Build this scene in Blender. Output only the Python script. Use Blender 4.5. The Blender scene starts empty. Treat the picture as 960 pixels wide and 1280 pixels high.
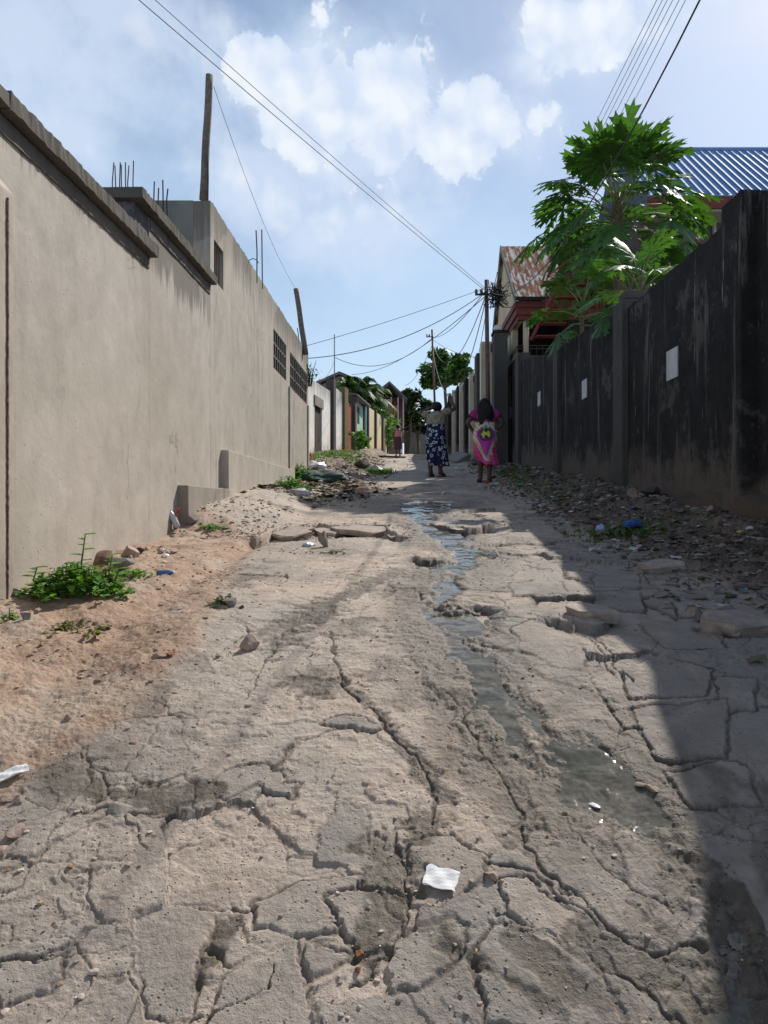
import bpy, bmesh, math, random
import numpy as np
from mathutils import Vector, Matrix
R = math.radians
random.seed(7)
rng = np.random.default_rng(11)
SC = bpy.context.scene
COL = SC.collection
F, CX, CY = 925.0, 505.0, 630.0        # focal length in photo pixels and the street's vanishing point
CAMZ = 0.0                             # heights are measured from the camera's lens

# ------------------------------------------------------------------ noise (numpy)
def _hash(ix, iy, s):
    h = (ix.astype(np.int64) * 374761393 + iy.astype(np.int64) * 668265263 + s * 982451653) & 0xFFFFFFFF
    h = ((h ^ (h >> 13)) * 1274126177) & 0xFFFFFFFF
    h = h ^ (h >> 16)
    return (h & 0xFFFFFF) / float(0xFFFFFF)
def vnoise(x, y, s=0):
    x = np.asarray(x, float); y = np.asarray(y, float)
    ix = np.floor(x); iy = np.floor(y); fx = x - ix; fy = y - iy
    ux = fx * fx * fx * (fx * (fx * 6 - 15) + 10); uy = fy * fy * fy * (fy * (fy * 6 - 15) + 10)
    a = _hash(ix, iy, s); b = _hash(ix + 1, iy, s); c = _hash(ix, iy + 1, s); d = _hash(ix + 1, iy + 1, s)
    return (a + (b - a) * ux) * (1 - uy) + (c + (d - c) * ux) * uy
def fbm(x, y, s=0, o=4, g=.5):
    t = 0; a = 1; n = 0; c, q = math.cos(.6), math.sin(.6)
    for k in range(o):
        t = t + a * vnoise(x, y, s + k * 17); n += a; a *= g
        x, y = (x * c - y * q) * 2.03 + 3.1, (x * q + y * c) * 2.03 + 1.7
    return t / n - .5
def sst(a, b, x):
    t = np.clip((x - a) / (b - a), 0, 1); return t * t * (3 - 2 * t)
def voronoi(x, y, s, jit=.85):
    """nearest-site hash values and the distance to the cell border"""
    ix = np.floor(x); iy = np.floor(y)
    best = np.full(x.shape, 1e9); bx = np.zeros_like(x); by = np.zeros_like(x); bi = np.zeros_like(x); bj = np.zeros_like(x)
    for i in (-1, 0, 1):
        for j in (-1, 0, 1):
            cx = ix + i; cy = iy + j
            sx = cx + .5 + jit * (_hash(cx, cy, s) - .5); sy = cy + .5 + jit * (_hash(cx, cy, s + 1) - .5)
            d = (sx - x) ** 2 + (sy - y) ** 2; m = d < best
            best = np.where(m, d, best); bx = np.where(m, sx, bx); by = np.where(m, sy, by); bi = np.where(m, cx, bi); bj = np.where(m, cy, bj)
    bd = np.full(x.shape, 1e9)
    for i in (-2, -1, 0, 1, 2):
        for j in (-2, -1, 0, 1, 2):
            cx = bi + i; cy = bj + j
            if i == 0 and j == 0: continue
            sx = cx + .5 + jit * (_hash(cx, cy, s) - .5); sy = cy + .5 + jit * (_hash(cx, cy, s + 1) - .5)
            dx = sx - bx; dy = sy - by; L = np.sqrt(dx * dx + dy * dy) + 1e-9
            e = (((sx + bx) / 2 - x) * dx + ((sy + by) / 2 - y) * dy) / L
            bd = np.minimum(bd, e)
    return _hash(bi, bj, s + 5), _hash(bi, bj, s + 6), _hash(bi, bj, s + 7), bd, x - bx, y - by

# ------------------------------------------------------------------ the lie of the land
def prof(Y):
    Y = np.asarray(Y, float)
    z = -.82 + .0865 * Y
    d = np.clip(4 - Y, 0, 2.5); z = z - .07 * d * d
    n = np.clip(1.5 - Y, 0, 60); z = z + n * .0865 - n * np.where(n < 1.5, .12, .12)
    over = np.clip(Y - 43, 0, None); z = z - .0865 * over + np.minimum(over, 4) * .02
    return z
def smooth_base(X, Y):
    X = np.asarray(X, float); Y = np.asarray(Y, float)
    z = prof(Y)
    z = z + .22 * sst(1.5, 2.75, X) * sst(1.5, 4.5, Y)                       # bank along the right wall
    z = z + .36 * sst(-.9, -1.9 , X * -1 * -1) * 0
    lv = sst(.75, 1.9, -X - np.clip((Y - 30) * .0, 0, 1))
    z = z + .34 * lv * sst(12, 20, Y) * (1 - sst(60, 80, Y))                 # grassy verge on the left, further up
    z = z + .19 * sst(.95, 1.75, -X) * sst(6.2, 7.4, Y) * (1 - sst(9.5, 12.5, Y))   # concrete apron
    z = z + .035 * sst(.9, 1.9, -X) * (1 - sst(4.5, 6, Y))
    return z
def gpt(px, py, y0=1.2, y1=60):
    """where the ray through a photo pixel meets the ground"""
    Y = y0; k = (py - CY) / F
    def f(Y): return float(smooth_base((px - CX) / F * Y, Y)) + k * Y
    while Y < y1:
        if f(Y + .05) >= 0: break
        Y += .05
    a, b = Y, Y + .05
    for _ in range(25):
        m = (a + b) / 2
        if f(m) >= 0: b = m
        else: a = m
    return ((px - CX) / F * b, b)
def at(px, py, Y): return Vector(((px - CX) / F * Y, Y, (CY - py) / F * Y))
def onx(px, py, X):
    Y = X * F / (px - CX); return Vector((X, Y, (CY - py) / F * Y))

SLABS = [
 [(160,1140),(200,1125),(267,1130),(260,1160),(235,1260),(190,1255),(160,1190)], [(265,1165),(295,1150),(320,1190),(285,1205)],
 [(320,1125),(380,1100),(450,1100),(447,1170),(370,1175),(320,1155)], [(250,1290),(280,1220),(330,1195),(365,1180),(380,1230),(400,1290)],
 [(383,1182),(445,1205),(385,1225)], [(395,1035),(430,1000),(457,1010),(452,1080),(395,1070)],
 [(258,985),(280,965),(320,958),(372,975),(370,990),(320,977),(282,992)], [(0,1205),(70,1195),(60,1240),(0,1260)],
 [(510,1060),(565,1042),(612,1065),(600,1100),(545,1145),(510,1140)], [(625,1100),(665,1100),(715,1140),(715,1185),(640,1150)],
 [(480,1185),(555,1160),(585,1168),(585,1195),(530,1240),(480,1245)], [(597,1205),(620,1160),(680,1180),(750,1230),(775,1290),(620,1290)],
 [(782,840),(820,822),(895,840),(880,870),(785,870)], [(800,780),(870,780),(910,815),(830,815)],
 [(897,850),(947,850),(945,887),(897,885)], [(790,882),(905,875),(910,950),(820,945)], [(915,1210),(950,1205),(965,1245),(925,1245)],
 [(638,732),(702,728),(707,743),(640,745)], [(713,773),(740,765),(767,765),(763,780),(720,787)],
 [(643,790),(667,777),(713,793),(730,817),(727,840),(687,833),(647,813)], [(573,787),(613,782),(640,800),(623,810),(597,803)],
 [(523,738),(568,737),(560,750),(530,747)], [(520,698),(573,703),(543,710)], [(803,700),(835,700),(850,722),(810,725)],
 [(645,712),(700,710),(712,724),(640,726)], [(888,775),(960,772),(965,800),(910,802)], [(842,752),(905,750),(918,768),(850,772)],
 [(405,900),(440,893),(485,908),(470,914)], [(740,712),(800,712),(800,735),(745,735)],
 [(735,742),(800,740),(805,765),(745,762)], [(830,960),(930,955),(950,1010),(860,1005)], [(410,1130),(470,1120),(500,1180),(450,1200)]]
# cracks: (photo points, half width cm, depth cm)
CRACKS = [
 ([(300,875),(318,850),(340,815),(380,760),(425,728),(470,702),(500,690)], 1.2, 1.5),
 ([(410,790),(430,850),(470,880),(500,925),(530,960),(548,1000),(540,1030)], 2.0, 2.5),
 ([(560,865),(598,930),(640,1000),(655,1045),(700,1110),(760,1172),(835,1200),(890,1182)], 1.6, 2.2),
 ([(610,1080),(640,1085),(680,1095),(715,1140),(745,1170)], 1.2, 2), ([(500,1050),(505,1150),(470,1200),(440,1235)], 1.8, 2.5),
 ([(545,760),(600,770),(650,775),(690,782)], 1.5, 3), ([(480,735),(520,705),(545,690)], 1, 2.5), ([(660,770),(700,790),(735,800),(770,845)], 1.4, 4),
 ([(700,1020),(745,1080),(790,1110),(850,1150)], 1.0, 1.6), ([(335,1190),(320,1240),(240,1265)], 1.2, 2.5), ([(150,1005),(60,1020),(10,1035)], 1.2, 1.6),
 ([(0,1195),(80,1190),(150,1170)], 1.0, 1.2), ([(395,830),(380,800),(440,775),(480,750),(520,735)], 1.0, 1.5), ([(730,790),(770,830),(800,860)], 1.2, 4),
 ([(240,1120),(300,1110),(330,1115)], 1.2, 1.5), ([(280,700),(330,705),(400,700),(480,688)], .8, 1.2), ([(440,850),(520,860),(560,868)], 1.0, 1.2)]
STREAM = [(520,628,.30),(540,660,.12),(560,677,.13),(585,690,.14),(570,722,.10),(555,742,.10),(547,763,.10),(568,782,.10),(583,810,.09),(620,860,.10),(690,925,.14),(740,972,.13),(790,1010,.10),(832,1060,.075),(882,1120,.085),(907,1180,.085),(930,1255,.10),(940,1330,.10)]
DAMP = [([(560,868),(598,925),(645,1005),(652,1048)], .042), ([(652,1045),(640,1048)], .055), ([(425,850),(470,885),(500,925),(530,960),(550,1000)], .034), ([(520,1040),(540,1030)], .055),
        ([(345,800),(385,765),(440,740),(500,712)], .10), ([(765,1060),(770,1085)], .03), ([(430,850),(400,862),(370,850)], .05),
        ([(640,1180),(700,1230),(740,1260)], .035), ([(560,1190),(640,1235),(700,1275)], .02), ([(600,800),(680,850),(760,880)], .03), ([(470,1110),(500,1080),(480,1060)], .05), ([(450,1190),(470,1150),(495,1115)], .045), ([(560,1180),(620,1230)], .03), ([(740,1180),(800,1215),(860,1230)], .05), ([(250,1210),(285,1150)], .03), ([(880,1140),(905,1200)], .06), ([(530,850),(560,900),(600,950)], .03), ([(110,985),(200,995),(260,985)], .04)]
LEDGES = [([(318,674),(340,668),(352,663),(375,662),(398,656),(425,662),(455,659),(480,661),(498,670)], .12, .5), ([(538,655),(552,661),(575,664),(600,662),(616,656)], .10, .4),
          ([(519,700),(532,702),(545,704),(560,704)], .04, .2), ([(548,768),(572,770),(592,770),(612,768)], .045, .25), ([(700,782),(735,787),(765,780)], .04, .2)]
def g2(pts): return [gpt(p[0], p[1]) for p in pts]
SLABS_G = [g2(s) for s in SLABS]; CRACKS_G = [(g2(c), w * .01, d * .01) for c, w, d in CRACKS]
STREAM_G = [gpt(p[0], p[1]) + (p[2],) for p in STREAM]; DAMP_G = [(g2(c), w) for c, w in DAMP]; LEDGE_G = [(sorted(g2(c)), d, f) for c, d, f in LEDGES]

def segdist(X, Y, a, b):
    dx, dy = b[0] - a[0], b[1] - a[1]; t = np.clip(((X - a[0]) * dx + (Y - a[1]) * dy) / (dx * dx + dy * dy + 1e-9), 0, 1)
    return np.hypot(X - a[0] - t * dx, Y - a[1] - t * dy), t
def box_idx(X, Y, pts, m):
    xs = [p[0] for p in pts]; ys = [p[1] for p in pts]
    return np.nonzero((X > min(xs) - m) & (X < max(xs) + m) & (Y > min(ys) - m) & (Y < max(ys) + m))[0]
def poly_sd(X, Y, P):
    d = np.full(X.shape, 1e9); ins = np.zeros(X.shape, bool)
    for i in range(len(P)):
        a, b = P[i], P[(i + 1) % len(P)]
        d = np.minimum(d, segdist(X, Y, a, b)[0])
        c = ((a[1] > Y) != (b[1] > Y)) & (X < (b[0] - a[0]) * (Y - a[1]) / (b[1] - a[1] + 1e-12) + a[0]); ins ^= c
    return np.where(ins, -d, d)

def ground_fields(X, Y):
    X = np.asarray(X, float).ravel(); Y = np.asarray(Y, float).ravel(); n = X.size
    base = smooth_base(X, Y)
    road = (1 - sst(2.9, 3.3, np.abs(X)))
    lim = (Y < 60) & (np.abs(X) < 3.4)
    A = np.nonzero(lim)[0]; x = X[A]; y = Y[A]
    z = np.zeros(n); M = {k: np.zeros(n) for k in ('dirt', 'bank', 'wet', 'damp', 'slab', 'crack_and_shade', 'tint', 'wl')}
    n1 = fbm(x * 1.3, y * 1.3, 1, 4); n2 = fbm(x * 6, y * 6, 5, 4); n3 = fbm(x * 28, y * 28, 9, 4); n4 = fbm(x * 2.2, y * 2.2, 13, 4)
    # where bare soil lies: left strip, right bank
    ledge_soil = sst(-.02, .10, np.interp(y, [0, 1.6, 1.95, 2.2, 2.6, 3.2, 4.2, 5.2, 6.2, 6.9, 7.4], [-2.2, -1.5, -1.12, -1.10, -.92, -.86, -.93, -1.06, -1.2, -1.65, -2.3]) - x + .22 * n1 + .10 * n2)
    far_soil = sst(-.05, .2, -.85 - x + .5 * n1) * sst(10.3, 11.5, y)
    dirt = np.maximum(ledge_soil, far_soil)
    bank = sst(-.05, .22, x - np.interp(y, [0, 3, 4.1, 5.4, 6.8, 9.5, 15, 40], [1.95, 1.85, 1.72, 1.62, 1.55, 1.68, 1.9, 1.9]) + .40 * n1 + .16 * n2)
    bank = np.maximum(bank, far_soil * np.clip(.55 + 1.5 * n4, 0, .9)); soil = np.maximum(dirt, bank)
    # clean broken slabs: lower part and right of the stream
    stx = np.interp(y, [p[1] for p in STREAM_G][::-1], [p[0] for p in STREAM_G][::-1])
    slabm = np.clip(sst(-.05, .25, x - stx + .15 * n1) * (1 - sst(9, 12, y)) + (1 - sst(1.85, 2.3, y + .3 * n1)) * sst(-.95, -.5, x), 0, 1)
    slabm = np.maximum(slabm, np.where(x < stx, .26 + .5 * sst(-.03, .17, n4), .45 + .5 * sst(-.05, .15, n4))) * (1 - soil)
    # broken pavement cells, two sizes
    wx = x + .10 * n2 + .22 * n1 + .030 * n3; wy = y + .10 * fbm(x * 6, y * 6, 41, 4) + .16 * fbm(x * 1.3, y * 1.3, 45, 3) + .025 * fbm(x * 28, y * 28, 49, 3)
    c1, c2, c3, bd, rx, ry = voronoi(wx / .60, wy / .50, 3, .95)
    bd = bd * .54
    d1, d2, d3, be, qx, qy = voronoi(wx / .17 + 7, wy / .15, 23)
    be = be * .155
    wid = .003 + .009 * np.clip(n4 * 2 + .5, 0, 1)
    cr = (1 - sst(0, 1, bd / wid)) * slabm
    wid2 = .004 + .006 * np.clip(n2 * 2 + .5, 0, 1)
    small_on = sst(-.06, .12, fbm(x * .9, y * .9, 71, 3)) * slabm
    cr2 = (1 - sst(0, 1, be / wid2)) * small_on
    h = slabm * ((c1 - .5) * .017 + (c2 - .5) * .026 * rx + (c3 - .5) * .03 * ry) * (1 + .7 * sst(.1, .5, x - stx))
    h = h + small_on * (d1 - .5) * .008
    k1, k2, k3, bk_, px_, py_ = voronoi(wx / .07 + 3, wy / .05 + .3 * n3, 33, .95); bk_ = bk_ * .055; hair_on = sst(.02, .14, fbm(x * 1.7, y * 1.7, 171, 4)) * slabm; cr3 = (1 - sst(0, 1, bk_ / (.002 + .004 * np.clip(n3 + .5, 0, 1)))) * hair_on * sst(-.1, .2, n2); h = h + hair_on * (k1 - .5) * .0045
    gate = np.clip(.38 + 3.2 * n4 + 2.0 * n2, .0, 1.5); cr = cr * np.clip(gate * 1.4, .12, 1); rgt = 1 + 1.1 * sst(.1, .5, x - stx) * (1 - sst(8, 11, y)); cr = np.maximum(cr, (1 - sst(0, 1, bd / (wid * 1.2))) * slabm * (rgt - 1) * .8); h = h - .0085 * cr * np.clip(gate, .25, 1.4) * rgt - .006 * cr2 * rgt
    edge_round = sst(0, 1, np.clip(bd / .05, 0, 1)); h = h - .001 * (1 - edge_round) * slabm
    # flaking layers of worn concrete
    tq = fbm(x * 2.6 + .4 * n2, y * 3.4, 81, 6, .58) * 15; fr = tq - np.floor(tq)
    terr = (np.floor(tq) + sst(.95, 1.0, fr)) / 15
    tb = fbm(x * 1.5 + .3 * n2, y * 2.0, 181, 7, .6) * 8; fb = tb - np.floor(tb); terr2 = (np.floor(tb) + sst(.965, 1.0, fb)) / 8; h = h + .045 * terr2 * (1 - soil) * (1 - .5 * slabm) + .022 * terr * (1 - soil) * (1 - .55 * slabm)
    n5 = fbm(x * 90, y * 90, 55, 3); n6 = fbm(x * 24, y * 62, 57, 4); h = h + .024 * n1 + .009 * n2 * (1 - .5 * slabm) + .0045 * n3 * (1 - .5 * slabm) + (.004 * n5 + .004 * n6) * (1 - .65 * slabm)
    # pits where the skin has gone
    pit = sst(.16, .26, fbm(x * 9, y * 9, 91, 4)) * (1 - soil) * (1 - slabm); h = h - .0035 * pit
    h = h + dirt * (.07 * n1 + .04 * n2 + .009 * n3 + .003 * n5) + bank * (.08 * n1 + .11 * n2 + .04 * n3)
    # tyre ruts in the soil
    rut = np.exp(-((x + 1.25 + .05 * n1 - .05 * (y - 4)) / .10) ** 2) * dirt * (y < 8); h = h - .03 * rut
    slabcol = np.clip(slabm * 1.15, 0, 1) * (.15 + .85 * np.maximum(c1, .7 * d1 * small_on)); crack_and_shade = np.maximum(np.maximum(cr, cr2 * .8), cr3 * .7)
    zz = h; wet = np.zeros_like(x); damp = np.zeros_like(x)
    nn = .5 * n2 + .5 * n3
    # hand placed slabs
    for k, P in enumerate(SLABS_G):
        I = box_idx(x, y, P, .07)
        if not I.size: continue
        sd = poly_sd(x[I] + .05 * n2[I] + .03 * n3[I] + .012 * n5[I], y[I] + .07 * fbm(x[I] * 6, y[I] * 6, 43, 4) + .02 * n3[I] + .012 * n5[I], P)
        ins = 1 - sst(-.006, .0, sd); ring = sst(-.003, .002, sd) * (1 - sst(.005, .016, sd)) * np.clip(.6 + 1.6 * n2[I] + 1.2 * n4[I], .0, 1)
        r = random.Random(k); tx, ty = r.uniform(-.02, .02), r.uniform(-.02, .025)
        mx = sum(p[0] for p in P) / len(P); my = sum(p[1] for p in P) / len(P)
        m0 = zz[I][sd < 0].mean() if (sd < 0).any() else 0; flat = m0 + .003 + .0012 * n5[I] + tx * (x[I] - mx) + ty * (y[I] - my) + .006 * n2[I] + .0025 * n3[I] + .012 * (n1[I] - n1[I].mean())
        zz[I] = zz[I] * (1 - ins) + flat * ins - .0075 * ring
        slabcol[I] = slabcol[I] * (1 - ins) + ins * (.55 + .45 * r.random()); crack_and_shade[I] = np.maximum(crack_and_shade[I] * (1 - ins), ring)
    for P, w, d in CRACKS_G:
        I = box_idx(x, y, P, .2)
        if not I.size: continue
        dd = np.full(I.size, 1e9); xx = x[I] + .09 * n2[I] + .035 * n3[I]; yy = y[I] + .11 * fbm(x[I] * 7, y[I] * 7, 61, 5)
        for a, b in zip(P[:-1], P[1:]): dd = np.minimum(dd, segdist(xx, yy, a, b)[0])
        ww = w * .36 * (.05 + 1.9 * np.clip(n2[I] + .5, 0, 1)); c = 1 - sst(.3, 1, dd / ww)
        zz[I] -= d * .30 * c; crack_and_shade[I] = np.maximum(crack_and_shade[I], c)
        zz[I] -= .0015 * (1 - sst(0, .08, dd))
    for P, d, fade in LEDGE_G:
        xs = [p[0] for p in P]; ys = [p[1] for p in P]
        ey = np.interp(x, xs, ys) + .26 * n2 + .05 * n3 + .16 * n1; t = y - ey
        win = sst(xs[0] - .12, xs[0] + .08, x) * (1 - sst(xs[-1] - .08, xs[-1] + .12, x))
        dep = np.where(t < 0, np.exp(-np.clip(-t, 0, 9) / fade), 1 - sst(0, .02 + .10 * np.clip(n4 + .3, 0, 1), t)) * np.clip(.75 + 2.6 * n4 + 1.2 * n2, .12, 1.5)
        zz -= d * dep * win * (np.abs(t) < 3)
        zz += .03 * win * np.exp(-(np.clip(t, 0, 9) / .35) ** 2) * (t >= 0)
        crack_and_shade = np.maximum(crack_and_shade, win * np.exp(-np.abs(t + .07) / .06) * (t < .01) * .9)  # dark tint along the ledge foot stands in for undercut shade
        nearl = win * np.exp(-np.abs(t) / .5); zz += .035 * nearl * n2 * (t < 0) + .015 * n3 * nearl
    for px_, py_, rr_, dp_ in ((375, 671, .13, .09), (462, 668, .16, .07), (352, 672, .08, .07), (565, 663, .12, .06)):
        gx, gy = gpt(px_, py_); q = np.hypot((x - gx) * .8, (y - gy) * 1.2) / rr_ + 1.6 * n2 + .6 * n3; hole = 1 - sst(.55, .95, q); zz -= dp_ * hole; crack_and_shade = np.maximum(crack_and_shade, hole)  # hollows are also tinted dark, painting in their shade
    dd = np.full(x.shape, 1e9); I = np.nonzero(y < 11)[0]; best = np.full(I.size, 1e9)
    for a, b in zip(STREAM_G[:-1], STREAM_G[1:]):
        d, t = segdist(x[I] + .06 * n1[I], y[I], a, b); w = (a[2] + (b[2] - a[2]) * t) * .95
        best = np.minimum(best, d / w)
    s = best + 1.7 * n2[I] + .6 * n3[I] + 1.1 * n1[I] + .9 * fbm(x[I] * 3.2, y[I] * 2.2, 77, 4)
    stk = fbm(x[I] * 13 + y[I] * 3, y[I] * 2.2 - x[I] * 1.2, 177, 5)
    zz[I] += (.030 * stk + .002) * (1 - sst(.6, 1.3, best)) - .0185 * (1 - sst(.4, 1.25, s)) * (1 - sst(.9, 1.3, best))
    wl = .024 * n1[I] + (1 - soil[I]) * ((1 - .5 * slabm[I]) * .045 * (tb[I] - .5) / 8 + .022 * (tq[I] - .5) / 15) - .0068; wlf = np.full(x.size, -9.); wlf[I] = wl; ins_ = 1 - sst(1.25, 1.6, best); wet[I] = sst(-.0005, .0022, wl - zz[I]) * ins_; damp[I] = np.maximum(sst(-.020, -.002, wl - zz[I] + .006 * n3[I]), 1.0 * (1 - sst(1.15, 1.6, best + 2.6 * n2[I] + 1.8 * stk + 1.3 * n3[I] + .8 * n1[I]))) * (1 - sst(2.2, 3.6, best))
    for P, w in DAMP_G:
        I = box_idx(x, y, P, .35)
        if not I.size: continue
        d = np.full(I.size, 1e9)
        for a, b in zip(P[:-1], P[1:]): d = np.minimum(d, segdist(x[I], y[I], a, b)[0])
        s = d / w + 2.4 * n2[I] + 1.8 * n3[I]
        damp[I] = np.maximum(damp[I], (1 - sst(.6, 1.25, s)) * .95); zz[I] -= .005 * (1 - sst(.3, 1.3, s))
    # hollows hold the damp and the dust
    pt_ = sst(.10, .24, fbm(x * 2.1, y * 2.1, 191, 6, .62)) * (y < 9) * .75 * (1 - soil); damp = np.maximum(damp, pt_)
    rd = sst(7, 11, y) * sst(.05, .3, fbm(x * 2.5, y * .9, 95, 4)) * (x > -.4) * (x < 1.3) * .5; damp = np.maximum(damp, rd)
    z[A] = zz * sst(58, 45, y) if False else zz * (1 - sst(42, 56, y))
    M['dirt'][A] = dirt; M['bank'][A] = bank; M['wet'][A] = wet * (1 - soil); M['damp'][A] = damp; M['slab'][A] = slabcol; M['crack_and_shade'][A] = np.clip(crack_and_shade, 0, 1); M['tint'][A] = c2; M['wl'][A] = wlf
    return base + z, base, M
def H(x, y): return float(ground_fields([x], [y])[0][0])

# ------------------------------------------------------------------ mesh helpers
class MB:
    def __init__(s): s.v = []; s.f = []
    def add(s, V, Fc):
        o = len(s.v); s.v += [tuple(p) for p in V]; s.f += [tuple(i + o for i in f) for f in Fc]; return s
    def box(s, x0, x1, y0, y1, z0, z1):
        V = [(x, y, z) for z in (z0, z1) for y in (y0, y1) for x in (x0, x1)]
        return s.add(V, [(0, 2, 3, 1), (4, 5, 7, 6), (0, 1, 5, 4), (2, 6, 7, 3), (0, 4, 6, 2), (1, 3, 7, 5)])
    def hexa(s, V):   # 8 corners, bottom ring then top ring, counter-clockwise from above
        return s.add(V, [(3, 2, 1, 0), (4, 5, 6, 7), (0, 1, 5, 4), (1, 2, 6, 5), (2, 3, 7, 6), (3, 0, 4, 7)])
    def run(s, sec, path_fn, n, jit=0, seed=0, cap=True):
        """sweep a closed section: path_fn(t, i, corner)->point"""
        m = len(sec); r = random.Random(seed); V = []
        for i in range(n + 1):
            for k in range(m):
                p = path_fn(i / n, sec[k]); V.append((p[0] + r.uniform(-jit, jit), p[1], p[2] + r.uniform(-jit, jit)))
        Fc = [(i * m + k, i * m + (k + 1) % m, (i + 1) * m + (k + 1) % m, (i + 1) * m + k) for i in range(n) for k in range(m)]
        if cap: Fc += [tuple(range(m))[::-1], tuple(n * m + k for k in range(m))]
        return s.add(V, Fc)
    def tube(s, P, rad, n=6, cap=True):
        P = [Vector(p) for p in P]; m = len(P); rad = rad if isinstance(rad, (list, tuple)) else [rad] * m; V = []
        up = Vector((0, 0, 1))
        for i in range(m):
            d = (P[min(i + 1, m - 1)] - P[max(i - 1, 0)]); d = d.normalized() if d.length > 1e-9 else Vector((0, 0, 1))
            a = d.cross(up if abs(d.z) < .95 else Vector((1, 0, 0))).normalized(); b = a.cross(d)
            for k in range(n):
                t = 2 * math.pi * k / n; V.append(P[i] + (a * math.cos(t) + b * math.sin(t)) * rad[i])
        Fc = [(i * n + k, i * n + (k + 1) % n, (i + 1) * n + (k + 1) % n, (i + 1) * n + k) for i in range(m - 1) for k in range(n)]
        if cap: Fc += [tuple(range(n))[::-1], tuple((m - 1) * n + k for k in range(n))]
        return s.add(V, Fc)
    def lathe(s, prof_, n=24, c=(0, 0, 0), a0=0, a1=2 * math.pi):
        full = abs(a1 - a0 - 2 * math.pi) < 1e-6; m = len(prof_); k = n if full else n + 1
        V = [(c[0] + r * math.cos(a0 + (a1 - a0) * i / n), c[1] + r * math.sin(a0 + (a1 - a0) * i / n), c[2] + z) for i in range(k) for r, z in prof_]
        Fc = [(i * m + j, ((i + 1) % k) * m + j, ((i + 1) % k) * m + j + 1, i * m + j + 1) for i in range(n) for j in range(m - 1)]
        return s.add(V, Fc)
    def obj(s, name, mat, parent=None, smooth=False, bevel=0):
        me = bpy.data.meshes.new(name); me.from_pydata(s.v, [], s.f); me.update()
        return link(name, me, mat, parent, smooth, bevel)
def link(name, me, mat, parent=None, smooth=False, bevel=0):
    if mat: me.materials.append(mat)
    if smooth: me.polygons.foreach_set('use_smooth', [True] * len(me.polygons))
    o = bpy.data.objects.new(name, me); COL.objects.link(o)
    if parent: o.parent = parent
    if bevel:
        b = o.modifiers.new('bevel', 'BEVEL'); b.width = bevel; b.segments = 2; b.limit_method = 'ANGLE'
    return o
def thing(name, label, cat, loc=(0, 0, 0), rz=0, group=None):
    o = bpy.data.objects.new(name, None); COL.objects.link(o); o.location = loc; o.rotation_euler = (0, 0, rz); o.empty_display_size = .2
    return tag(o, label, cat, group)
def tag(o, label, cat, group=None, kind=None):
    o['label'] = label; o['category'] = cat
    if group: o['group'] = group
    o['kind'] = kind or 'thing'
    return o
def copy_thing(o, loc, rz=0, sc=1, label=None):
    c = o.copy(); COL.objects.link(c); c.location = loc; c.rotation_euler = (o.rotation_euler[0], o.rotation_euler[1], rz); c.scale = (sc, sc, sc)
    if label: c['label'] = label
    for ch in list(o.children):
        d = ch.copy(); COL.objects.link(d); d.parent = c
        for g in ch.children:
            e = g.copy(); COL.objects.link(e); e.parent = d
    return c

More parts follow.
